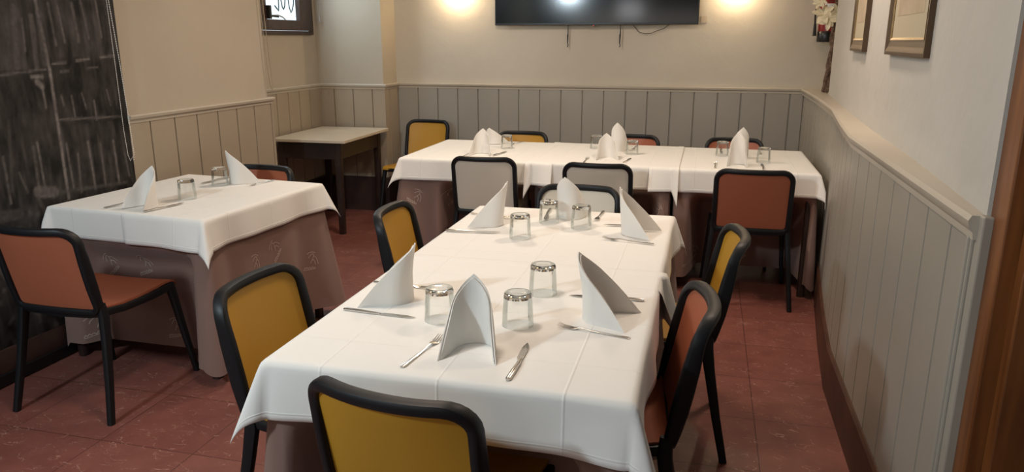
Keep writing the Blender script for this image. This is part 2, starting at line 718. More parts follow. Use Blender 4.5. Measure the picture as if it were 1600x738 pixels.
# moulded chair rails
rail_prof = [(-0.01, RAIL - 0.045), (0.022, RAIL - 0.045), (0.024, RAIL - 0.03), (0.036, RAIL - 0.022), (0.040, RAIL - 0.008), (0.034, RAIL), (-0.01, RAIL)]
sweep_profile([(XL, 3.372), (XL, 4.74), (-3.36, 4.74)], 1, [(o_, z_ - RAIL + RAIL_L) for o_, z_ in rail_prof], MAT['ledge_paint'], 'trim_5')
sweep_profile([(-3.36, 4.76), (-3.36, 6.17), (-2.74, 6.17), (-2.74, YB), (1.12, YB)], 1, rail_prof, MAT['ledge_paint'], 'trim_6')
# ledge on top of the bowed right-hand dado
mb = MB()
nf = refine(RIGHT_FACE, 0.12)
nn = normals(nf, -1)
prof = [(0.0, RAIL - 0.055), (0.012, RAIL - 0.055), (0.014, RAIL - 0.038), (0.022, RAIL - 0.030), (0.026, RAIL - 0.012), (0.020, RAIL)]
rings = []
for p, n in zip(nf, nn):
    deep = (0.30 if p[1] > 5.7 else 0.14)
    rings.append([(p[0] + n.x * o, p[1] + n.y * o, z) for o, z in prof] + [(p[0] + 0.001 + deep, p[1], RAIL - 0.002), (p[0] + deep, p[1], RAIL - 0.055)])
mb.loft(rings)
tag(mb.build('trim_7', MAT['ledge_paint'], angle=35), kind='structure')
mb = MB()
mb.box(0.76, 1.12, 5.81, YB, RAIL - 0.06, RAIL - 0.001)
tag(mb.build('trim_8', MAT['ledge_paint'], smooth=False), kind='structure')
# reeded end post of the right-hand dado
mb = MB()
mb.box(0.592, 0.64, 1.765, 1.80, 0, RAIL + 0.002)
mb.box(0.586, 0.60, 1.80, 1.835, 0, RAIL - 0.05)
mb.box(0.581, 0.597, 1.808, 1.822, 0, RAIL - 0.05)
tag(mb.build('trim_9', MAT['boards_paint'], smooth=False, bevel=0.004), kind='structure')

# skirting boards
sweep_profile([(XL, 1.0), (XL, 4.74), (-3.36, 4.74)], 1, [(-0.005, 0), (0.028, 0), (0.028, 0.155), (0.022, 0.165), (-0.005, 0.165)], MAT['dark_wood'], 'baseboard_left')
sweep_profile([(-3.36, 4.76), (-3.36, 6.17), (-2.74, 6.17), (-2.74, YB)], 1, [(-0.005, 0), (0.030, 0), (0.030, 0.30), (0.022, 0.31), (-0.005, 0.31)], MAT['dark_wood'], 'baseboard_recess')
sweep_profile([(-2.705, YB), (0.72, YB)], 1, [(-0.005, 0), (0.028, 0), (0.028, 0.22), (0.022, 0.23), (-0.005, 0.23)], MAT['dark_wood'], 'baseboard_back')
sweep_profile([(x, y) for x, y in refine(RIGHT_FACE, 0.2)], -1, [(-0.01, 0), (0.016, 0), (0.014, 0.18), (0.006, 0.19), (-0.01, 0.19)], MAT['skirting_wood'], 'baseboard_right')

# door jamb at the right edge
mb = MB()
mb.box(0.612, 0.76, 1.70, 1.79, 0, 2.20)
d1 = mb.build('door_1', MAT['orange_wood'], smooth=False, bevel=0.004)
tag(d1, kind='structure')
mb = MB()
mb.box(0.645, 0.76, 1.66, 1.70, 0, 2.20)
mb.box(0.76, 1.55, 1.68, 1.74, 0, 2.20)
mb.build('door_leaf', MAT['orange_wood'], d1, smooth=False, bevel=0.004)
mb = MB()
mb.box(0.60, 1.55, 1.70, 1.80, 2.20, ZC)
tag(mb.build('wall_over_door', MAT['plaster_right'], smooth=False), kind='structure')

# ------------------------------------------------------------------ window in the recess
mb = MB()
WX = -3.335


def frame_rect(mb, x0, x1, y0, y1, z0, z1, wl, wr, wb, wt):
    mb.box(x0, x1, y0, y0 + wl, z0, z1)
    mb.box(x0, x1, y1 - wr, y1, z0, z1)
    mb.box(x0, x1, y0 + wl, y1 - wr, z0, z0 + wb)
    mb.box(x0, x1, y0 + wl, y1 - wr, z1 - wt, z1)


mb = MB()
mb.box(-3.36, -3.352, 5.30, 6.05, 1.56, 2.33)
win = tag(mb.build('window_1', MAT['window_daylight_pane'], smooth=False), kind='structure')
mb = MB()
frame_rect(mb, -3.36, WX, 5.17, 6.09, 1.545, 2.38, 0.06, 0.06, 0.03, 0.05)
mb.build('window_frame', MAT['dark_wood'], win, smooth=False, bevel=0.004)
mb = MB()
frame_rect(mb, -3.355, WX + 0.022, 5.232, 6.028, 1.577, 2.325, 0.11, 0.19, 0.082, 0.08)
mb.box(-3.35, WX + 0.005, 5.86, 5.88, 1.66, 2.25)
mb.build('casement', MAT['dark_wood'], win, smooth=False, bevel=0.005)
mb = MB()
mb.box(WX + 0.02, WX + 0.05, 5.335, 5.365, 1.66, 1.76)
mb.tube([(WX + 0.045, 5.36, 1.682), (WX + 0.06, 5.39, 1.680), (WX + 0.06, 5.44, 1.678)], (0.014, 0.014))
mb.build('window_latch', MAT['strap_black'], win)
# painted lettering on the glass, only the lower strokes are in view but the script is whole
mb = MB()
for pts in ([(5.52, 1.765), (5.555, 1.742), (5.575, 1.727), (5.58, 1.76), (5.585, 1.86), (5.575, 1.95)],
            [(5.615, 1.95), (5.618, 1.82), (5.635, 1.755), (5.65, 1.742), (5.67, 1.765), (5.685, 1.83), (5.69, 1.95)],
            [(5.72, 1.95), (5.725, 1.85), (5.74, 1.76), (5.762, 1.718), (5.785, 1.745), (5.81, 1.79), (5.815, 1.83)]):
    mb.tube([(-3.350, y, z) for y, z in pts], (0.014, 0.003), hint=(1, 0, 0), seg=6)
mb.build('window_lettering', MAT['letter_paint'], win)
mb = MB()
mb.tube([(-3.350, 5.42, 1.668), (-3.350, 5.48, 1.690), (-3.350, 5.56, 1.694), (-3.350, 5.63, 1.680), (-3.350, 5.67, 1.660)], (0.012, 0.003), hint=(1, 0, 0), seg=6)
mb.build('window_graffiti', MAT['cord_grey'], win)

# blind cords
mb = MB()
mb.tube([(XL + 0.03, 4.69, 2.45), (XL + 0.03, 4.695, 1.76), (XL + 0.035, 4.705, 1.40), (XL + 0.05, 4.715, 1.185), (XL + 0.055, 4.722, 1.165), (XL + 0.055, 4.733, 1.18), (XL + 0.045, 4.73, 1.40), (XL + 0.035, 4.722, 1.76), (XL + 0.03, 4.722, 2.45)], (0.0045, 0.0045), hint=(1, 0, 0), seg=6)
tag(mb.build('blind_cord', MAT['blind_cord_beige']), 'thin brown looped blind cord hanging at the wall corner left of the window', 'blind cord')
mb = MB()
for x in (-3.305, -3.285):
    mb.tube([(x, 6.12, 2.45), (x + 0.002, 6.12, 1.72), (-3.292, 6.12, 1.70)], (0.003, 0.003), hint=(0, 1, 0), seg=6)
o = mb.build('blind_cord', MAT['cord_grey'])
tag(o, 'pair of thin grey cords with a small tassel hanging right of the window', 'blind cord')
mb = MB()
mb.lathe([(0.002, 0.05), (0.006, 0.04), (0.008, 0.0), (0.003, -0.002)], 10, c=(-3.292, 6.12, 1.655))
mb.build('cord_pull', MAT['cord_grey'], o)

# ------------------------------------------------------------------ printed mural hanging on the left wall
STROKES = [(2.803, 1.671, 2.824, 1.369, 0.0118, 0.42), (2.824, 1.369, 2.822, 0.782, 0.0122, 0.45), (2.809, 1.617, 2.802, 1.398, 0.0239, 0.16), (2.569, 1.358, 2.804, 1.375, 0.0045, 0.38), (2.724, 1.345, 2.778, 1.343, 0.012, 0.5), (2.747, 1.322, 2.77, 1.301, 0.0216, 0.4), (2.77, 1.301, 2.773, 1.208, 0.0085, 0.42), (2.637, 1.586, 2.628, 1.376, 0.0123, 0.1), (2.685, 1.639, 2.661, 1.388, 0.0222, 0.16), (2.719, 1.588, 2.712, 1.454, 0.0048, 0.34), (2.767, 1.602, 2.759, 1.385, 0.02, 0.2), (2.868, 1.66, 2.88, 1.48, 0.0105, 0.2), (2.919, 1.648, 2.932, 1.491, 0.009, 0.28), (3.002, 1.666, 3.015, 1.494, 0.0131, 0.22), (3.057, 1.683, 3.079, 1.509, 0.0058, 0.3), (3.152, 1.687, 3.161, 1.515, 0.0081, 0.3), (2.843, 1.397, 2.922, 1.4, 0.006, 0.45), (2.983, 1.407, 3.062, 1.414, 0.0072, 0.45), (3.135, 1.419, 3.228, 1.426, 0.0072, 0.45), (2.883, 1.361, 2.93, 1.362, 0.0048, 0.35), (3.038, 1.37, 3.11, 1.374, 0.0048, 0.35), (2.866, 1.253, 2.872, 1.209, 0.0054, 0.35), (2.924, 1.249, 2.929, 1.153, 0.0046, 0.35), (2.987, 1.259, 3.004, 1.183, 0.0048, 0.35), (3.057, 1.215, 3.057, 1.123, 0.005, 0.4), (3.148, 1.264, 3.159, 1.185, 0.0052, 0.3), (2.839, 1.147, 3.218, 1.126, 0.006, 0.3), (2.854, 1.034, 2.859, 0.821, 0.0091, 0.3), (2.912, 0.98, 2.901, 0.797, 0.0075, 0.25), (2.983, 1.026, 2.989, 0.796, 0.0097, 0.32), (3.06, 1.007, 3.056, 0.8, 0.0081, 0.26), (3.145, 1.012, 3.15, 0.799, 0.0106, 0.3), (3.211, 0.938, 3.226, 0.819, 0.0088, 0.25), (2.574, 1.165, 2.536, 0.868, 0.0123, 0.13), (2.697, 1.062, 2.701, 0.865, 0.0066, 0.35), (2.673, 1.043, 2.669, 0.842, 0.0115, 0.18), (2.646, 1.241, 2.553, 0.893, 0.0143, 0.05), (2.582, 0.944, 2.61, 0.853, 0.0078, 0.22), (2.662, 0.843, 2.746, 0.827, 0.0432, 0.28), (2.781, 0.82, 3.203, 0.789, 0.0142, 0.15), (2.455, 0.773, 2.548, 0.766, 0.04, 0.12), (2.464, 0.658, 2.535, 0.697, 0.021, 0.2), (2.657, 0.815, 2.679, 0.752, 0.0166, 0.2), (2.413, 0.558, 2.462, 0.486, 0.0295, 0.16), (2.451, 0.431, 2.57, 0.36, 0.0182, 0.08)]


def mural():
    y0, y1, z0, z1 = 1.35, 3.375, 0.03, 2.45
    NY, NZ = 330, 300
    from mathutils import noise
    st = list(STROKES)
    # the same facade carried on past the part in view: upper storey and left bays
    for y in (1.5, 1.72, 1.95, 2.2, 2.42):
        st += [(y, 1.65, y + 0.01, 1.42, 0.012, 0.25), (y + 0.1, 1.02, y + 0.1, 0.82, 0.009, 0.24), (y - 0.05, 1.36, y + 0.12, 1.37, 0.006, 0.35)]
    for k in range(9):
        st.append((1.5 + 0.21 * k, 2.2, 1.5 + 0.21 * k, 1.86, 0.013, 0.27))
    st += [(1.4, 1.80, 3.2, 1.83, 0.008, 0.3), (2.80, 2.35, 2.803, 1.67, 0.012, 0.4)]
    st = [(a * 1.033, 1.5 + (b - 1.5) * 1.033, c * 1.033, 1.5 + (d - 1.5) * 1.033, w, gr) for a, b, c, d, w, gr in st]
    vs, fs, g = [], [], []
    for j in range(NZ + 1):
        z = z0 + (z1 - z0) * j / NZ
        for i in range(NY + 1):
            y = y0 + (y1 - y0) * i / NY
            vs.append((XL + 0.022 + 0.003 * sin(y * 5), y, z))
            v = 0.018 + 0.042 * (noise.fractal(Vector((y * 9, z * 5, 0)), 0.6, 2.1, 5) + 0.3)
            v += 0.05 * max(0, noise.noise(Vector((y * 50, z * 9, 3))))
            if z < 0.75:
                v = v * 0.8 + 0.22 * max(0, noise.noise(Vector((y * 24, z * 20, 8))) - 0.28)
            if z > 1.42 and y > 2.88:
                v += 0.030 * max(0, sin(y * 78)) ** 0.5
            if 0.8 < z < 1.1 and y > 2.9:
                v += 0.020 * max(0, sin(y * 80)) ** 0.5
            if 2.58 < y < 2.8 and z > 1.37:
                v += 0.035
            for a, b, c, d, w, gr in st:
                if min(a, c) - 0.05 < y < max(a, c) + 0.05 and min(b, d) - 0.05 < z < max(b, d) + 0.05:
                    ex, ez = c - a, d - b
                    t = max(0, min(1, ((y - a) * ex + (z - b) * ez) / (ex * ex + ez * ez)))
                    q = hypot(y - a - t * ex, z - b - t * ez)
                    k = max(0, min(1, (w * 0.62 - q) / 0.009 + 0.5)) * (0.65 + 0.35 * noise.noise(Vector((y * 13, z * 13, 5))))
                    tex = 0.75 + 0.4 * noise.noise(Vector((y * 60, z * 60, 1)))
                    v = v * (1 - k) + gr * 1.05 * tex * k
            g.append(max(0.004, v * 0.66))
    for j in range(NZ):
        for i in range(NY):
            a = j * (NY + 1) + i
            fs.append((a, a + 1, a + NY + 2, a + NY + 1))
    me = bpy.data.meshes.new('printed_fabric')
    me.from_pydata(vs, [], fs)
    ca = me.color_attributes.new('print', 'FLOAT_COLOR', 'POINT')
    buf = []
    for v in g:
        buf += [v * 1.0, v * 0.90, v * 0.87, 1]
    ca.data.foreach_set('color', buf)
    m, nt, out = new('mural_print')
    b = nt.nodes.new('ShaderNodeBsdfPrincipled')
    b.inputs['Roughness'].default_value = 0.6
    b.inputs['Specular IOR Level'].default_value = 0.25
    at = nt.nodes.new('ShaderNodeVertexColor')
    at.layer_name = 'print'
    nt.links.new(at.outputs[0], b.inputs['Base Color'])
    nt.links.new(b.outputs[0], out.inputs[0])
    me.materials.append(m)
    for p in me.polygons:
        p.use_smooth = True
    root = empty('printed_mural', (0, 0, 0), 0, 'tall dark photographic mural of an old building facade on the left wall behind a table', 'mural')
    o = bpy.data.objects.new('printed_fabric', me)
    COL.objects.link(o)
    o.parent = root
    md = o.modifiers.new('t', 'SOLIDIFY')
    md.thickness = 0.003
    mb = MB()
    mb.box(XL + 0.029, XL + 0.042, y0 - 0.005, y1 + 0.005, 0.005, 0.06)
    mb.build('bottom_bar', MAT['bezel_black'], root, bevel=0.004)
    mb = MB()
    mb.tube([(XL + 0.04, y0, 2.47), (XL + 0.04, y1 + 0.02, 2.47)], (0.06, 0.06), power=1)
    mb.build('top_roller', MAT['bead_white'], root)
    # bead chain loop
    mb = MB()
    pts = [(3.195, 2.45), (3.20, 1.69), (3.222, 1.386), (3.236, 1.06), (3.240, 0.94), (3.233, 0.905), (3.222, 0.900), (3.210, 0.93), (3.203, 1.06), (3.203, 1.386), (3.20, 1.69), (3.215, 2.45)]
    pts = [(a * 1.030, 1.5 + (b - 1.5) * 1.030 if b < 2 else b) for a, b in pts]
    # dense, evenly spaced points
    P = []
    for a, b_ in zip(pts, pts[1:]):
        n = max(1, int(hypot(a[0] - b_[0], a[1] - b_[1]) / 0.011))
        for i in range(n):
            P.append((a[0] + (b_[0] - a[0]) * i / n, a[1] + (b_[1] - a[1]) * i / n))
    back = [i for i, p in enumerate(P)]
    for i, (y, z) in enumerate(P):
        x = XL + 0.062 if i < len(P) / 2 else XL + 0.050
        r = 0.0030 if i < len(P) / 2 else 0.0022
        mb.lathe([(0.0002, -r), (r * 0.8, -r * 0.6), (r, 0), (r * 0.8, r * 0.6), (0.0002, r)], 6, c=(x, y, z))
    mb.tube([(XL + 0.062 if i < len(P) / 2 else XL + 0.050, y, z) for i, (y, z) in enumerate(P)][::3], (0.0014, 0.0014), hint=(1, 0, 0), seg=4)
    mb.build('bead_chain', MAT['bead_white'], root)


mural()

# ------------------------------------------------------------------ chairs


def smooth(a, b, x):
    t = max(0, min(1, (x - a) / (b - a)))
    return t * t * (3 - 2 * t)


def lerp(a, b, t):
    return a + (b - a) * t


def back_y(z):           # profile of the backrest (rearward lean)
    t = (z - 0.46) / 0.35
    return -0.198 - 0.080 * t ** 0.9 if t > 0 else -0.198


def bow(x, z):           # backrest hollowed towards the sitter
    t = max(0, min(1, (z - 0.46) / 0.3))
    return -0.050 * (1 - abs(x / 0.2) ** 2.2) * (0.25 + 0.75 * t) + 0.012 * t


def make_chair(shell):
    root = empty('dining_chair')
    # colour shell of the backrest
    mb = MB()
    th = 0.010

    def bk(off):
        def fn(u, v):
            z = 0.462 + 0.332 * v
            hw = 0.180
            # rounded upper corners
            k = max(0, (z - 0.752) / 0.042)
            hw -= 0.035 * (1 - sqrt(max(0, 1 - min(1, k) ** 2)))
            k2 = max(0, (0.487 - z) / 0.025)
            hw -= 0.012 * (1 - sqrt(max(0, 1 - min(1, k2) ** 2)))
            x = (u * 2 - 1) * hw
            return (x, back_y(z) + bow(x, z) + off, z)
        return fn
    N_, M_ = 16, 22
    b0 = mb.grid(bk(th / 2), N_, M_)
    b1 = mb.grid(bk(-th / 2), N_, M_)
    rim = [i for i in range(N_ + 1)] + [(j + 1) * (N_ + 1) - 1 for j in range(1, M_ + 1)] + [M_ * (N_ + 1) + i for i in range(N_ - 1, -1, -1)] + [j * (N_ + 1) for j in range(M_ - 1, 0, -1)]
    for a, b in zip(rim, rim[1:] + rim[:1]):
        mb.f.append((b0 + a, b0 + b, b1 + b, b1 + a))
        mb.m.append(0)
    mb.build('backrest', MAT[shell], root)
    # seat shell with the soft bend into the back
    mb = MB()
    prof = [(-0.197, 0.488), (-0.190, 0.474), (-0.175, 0.463), (-0.145, 0.456), (-0.08, 0.451), (0.03, 0.450), (0.11, 0.455), (0.17, 0.459), (0.205, 0.458), (0.222, 0.452), (0.228, 0.443)]

    def st(off):
        def fn(u, v):
            q = v * (len(prof) - 1)
            i = min(int(q), len(prof) - 2)
            y = lerp(prof[i][0], prof[i + 1][0], q - i)
            z = lerp(prof[i][1], prof[i + 1][1], q - i)
            hw = lerp(0.186, 0.208, v)
            x = (u * 2 - 1) * hw
            z += 0.006 * (x / hw) ** 2 * (1 if 0.2 < v < 0.9 else 0.5)
            return (x, y, z + off)
        return fn
    N_, M_ = 12, 20
    b0 = mb.grid(st(0), N_, M_)
    b1 = mb.grid(st(-0.010), N_, M_)
    rim = [i for i in range(N_ + 1)] + [(j + 1) * (N_ + 1) - 1 for j in range(1, M_ + 1)] + [M_ * (N_ + 1) + i for i in range(N_ - 1, -1, -1)] + [j * (N_ + 1) for j in range(M_ - 1, 0, -1)]
    for a, b in zip(rim, rim[1:] + rim[:1]):
        mb.f.append((b0 + a, b0 + b, b1 + b, b1 + a))
        mb.m.append(0)
    mb.build('seat', MAT[shell], root)
    # frame round the backrest: one loop, wide rounded top corners
    loop = []
    R = 0.058
    xs = 0.193
    zt = 0.800
    zb = 0.452
    for z in (0.50, 0.56, 0.62, 0.68, 0.72):
        loop.append((-xs, z))
    for k in range(0, 7):
        a = pi - k * pi / 12
        loop.append((-xs + R + R * cos(a), zt - R + R * sin(a)))
    for k in range(1, 10):
        loop.append((lerp(-xs + R, xs - R, k / 10), zt))
    for k in range(0, 7):
        a = pi / 2 - k * pi / 12
        loop.append((xs - R + R * cos(a), zt - R + R * sin(a)))
    for z in (0.72, 0.68, 0.62, 0.56, 0.50):
        loop.append((xs, z))
    r2 = 0.03
    for k in range(0, 4):
        a = -k * pi / 6
        loop.append((xs - r2 + r2 * cos(a), zb + r2 + r2 * sin(a)))
    for k in range(1, 6):
        loop.append((lerp(xs - r2, -xs + r2, k / 6), zb))
    for k in range(0, 4):
        a = -pi / 2 - k * pi / 6
        loop.append((-xs + r2 + r2 * cos(a), zb + r2 + r2 * sin(a)))
    pts = [(x, back_y(z) + bow(x, z), z) for x, z in loop]
    mb = MB()
    sz = []
    for x, z in loop:
        k = smooth(0.45, 0.56, z) * (1 - smooth(0.64, 0.78, z))
        sz.append((0.027 + 0.002 * smooth(0.7, 0.78, z), 0.036 + 0.012 * k))
    mb.tube(pts, sz, hint=(0, 1, 0), closed=True, seg=12)
    mb.build('backrest_frame', MAT['black_plastic'], root)
    # frame under the seat
    mb = MB()
    pts = [(-0.193, -0.192, 0.447), (-0.196, -0.08, 0.432), (-0.203, 0.08, 0.430), (-0.207, 0.17, 0.436), (-0.200, 0.208, 0.436), (-0.17, 0.217, 0.435), (0, 0.220, 0.434),
           (0.17, 0.217, 0.435), (0.200, 0.208, 0.436), (0.207, 0.17, 0.436), (0.203, 0.08, 0.430), (0.196, -0.08, 0.432), (0.193, -0.192, 0.447), (0.15, -0.200, 0.440), (0, -0.206, 0.436), (-0.15, -0.200, 0.440)]
    mb.tube(pts, (0.022, 0.032), hint=(0, 0, 1), closed=True, seg=10)
    mb.build('seat_frame', MAT['black_plastic'], root)
    for sx in (-1, 1):
        mb = MB()
        mb.tube([(sx * 0.1935, -0.193, 0.485), (sx * 0.197, -0.190, 0.43), (sx * 0.205, -0.203, 0.34), (sx * 0.220, -0.234, 0.17), (sx * 0.235, -0.270, 0.0)],
                [(0.023, 0.034), (0.029, 0.042), (0.028, 0.038), (0.026, 0.032), (0.024, 0.028)], hint=(0, 1, 0), seg=12)
        mb.build('leg', MAT['black_plastic'], root)
        mb = MB()
        mb.tube([(sx * 0.198, 0.195, 0.445), (sx * 0.205, 0.203, 0.39), (sx * 0.220, 0.235, 0.19), (sx * 0.235, 0.268, 0.0)],
                [(0.030, 0.044), (0.029, 0.038), (0.026, 0.031), (0.024, 0.026)], hint=(0, 1, 0), seg=12)
        mb.build('leg', MAT['black_plastic'], root)
    return root


PROTO = {}
CH = []


def chair(shell, x, y, deg, label, group, scale=1.0):
    """x, y = plan position of the middle of the top rail; deg = way it faces (0 = towards the back wall)"""
    r = radians(deg)
    f = Vector((-sin(r), cos(r)))
    cx, cy = x + f.x * 0.30, y + f.y * 0.30
    if shell not in PROTO:
        PROTO[shell] = make_chair(shell)
        o = PROTO[shell]
    else:
        o = copy_tree(PROTO[shell])
    o.location = (cx, cy, 0)
    o.rotation_euler = (0, 0, r)
    o.scale = (scale, 1, 1)
    tag(o, label, 'chair', group)
    CH.append((cx, cy, r))
    return o


GY, GT, GW = 'yellow dining chairs with black frames', 'terracotta dining chairs with black frames', 'white dining chairs with black frames'
chair('yellow_shell', -0.600, 1.270, -9, 'yellow chair in the foreground, back to the camera, at the near end of central table', GY)
chair('terracotta_shell', 0.040, 2.03, 96, 'terracotta chair on the near right side of the central table', GT)
chair('yellow_shell', -1.30, 1.885, -92, 'yellow chair on the near left side of the central table', GY)
chair('yellow_shell', -1.287, 2.88, -86, 'yellow chair on the far left side of the central table', GY)
chair('yellow_shell', 0.155, 2.80, 94, 'yellow chair on the far right side of the central table, behind a terracotta one', GY)
chair('white_shell', -0.575, 3.58, 180, 'white chair at the far end of the central table, facing the camera', GW)
chair('terracotta_shell', -2.475, 2.21, 0, 'terracotta chair standing clear in front of the small left-hand table, seat visible', GT)
chair('terracotta_shell', -2.40, 3.735, 175, 'terracotta chair tucked behind the small left-hand table, only its top edge showing', GT)
chair('white_shell', -1.30, 4.34, 3, 'white chair at the left end of the back row of tables, back to the camera', GW)
chair('white_shell', -0.590, 4.27, 0, 'white chair at the middle of the back row of tables, back to the camera', GW)
chair('terracotta_shell', 0.285, 4.26, 0, 'terracotta chair at right end of back row, back to the camera, near right wall', GT, 1.05)
chair('yellow_shell', -2.385, 6.34, 176, 'yellow chair in the back left corner beside the brown wooden table, seat in view', GY)
chair('yellow_shell', -1.37, 5.70, 180, 'yellow chair tucked behind the back row, only its top edge above the left tablecloth', GY)
chair('terracotta_shell', -0.52, 5.70, 180, 'terracotta chair tucked behind the middle table of the back row, half hidden by a napkin', GT)
chair('terracotta_shell', 0.215, 5.68, 180, 'terracotta chair tucked behind the right-hand table of the back row, under the bare dado', GT)

# ------------------------------------------------------------------ tables, cloths
TOPZ = 0.755


def chair_push(wx, wy, wz):
    """how far a skirt point must give way to a chair pushed under the table (world vector)"""
    dx = dy = 0
    for cx, cy, r in CH:
        rx, ry = wx - cx, wy - cy
        lx = rx * cos(r) + ry * sin(r)
        ly = -rx * sin(r) + ry * cos(r)
        if abs(lx) < 0.36 and -0.33 < ly < 0.33:
            d = (0.315 - ly) * (1 - smooth(0.265, 0.36, abs(lx))) * (1 - smooth(0.49, 0.63, wz))
            dx += -sin(r) * d
            dy += cos(r) * d
    return dx, dy


STROKE_MOTIF = [  # a small striding figure with a line of script beside it, local metres
    [(0.000, 0.000), (0.012, 0.022), (0.020, 0.040), (0.016, 0.052), (0.004, 0.050), (-0.008, 0.040), (-0.014, 0.030)],
    [(0.020, 0.040), (0.034, 0.030), (0.042, 0.010), (0.046, -0.006)],
    [(0.012, 0.022), (0.026, 0.010), (0.030, -0.010)],
    [(-0.026, 0.052), (-0.010, 0.060), (0.010, 0.062), (0.030, 0.056)],
    [(-0.050, -0.030), (-0.042, -0.018), (-0.038, -0.028), (-0.030, -0.018), (-0.026, -0.028), (-0.018, -0.020), (-0.012, -0.030), (-0.004, -0.020), (0.004, -0.030), (0.012, -0.018), (0.018, -0.028), (0.030, -0.022)],
    [(-0.052, -0.034), (0.000, -0.034), (0.034, -0.030)]]


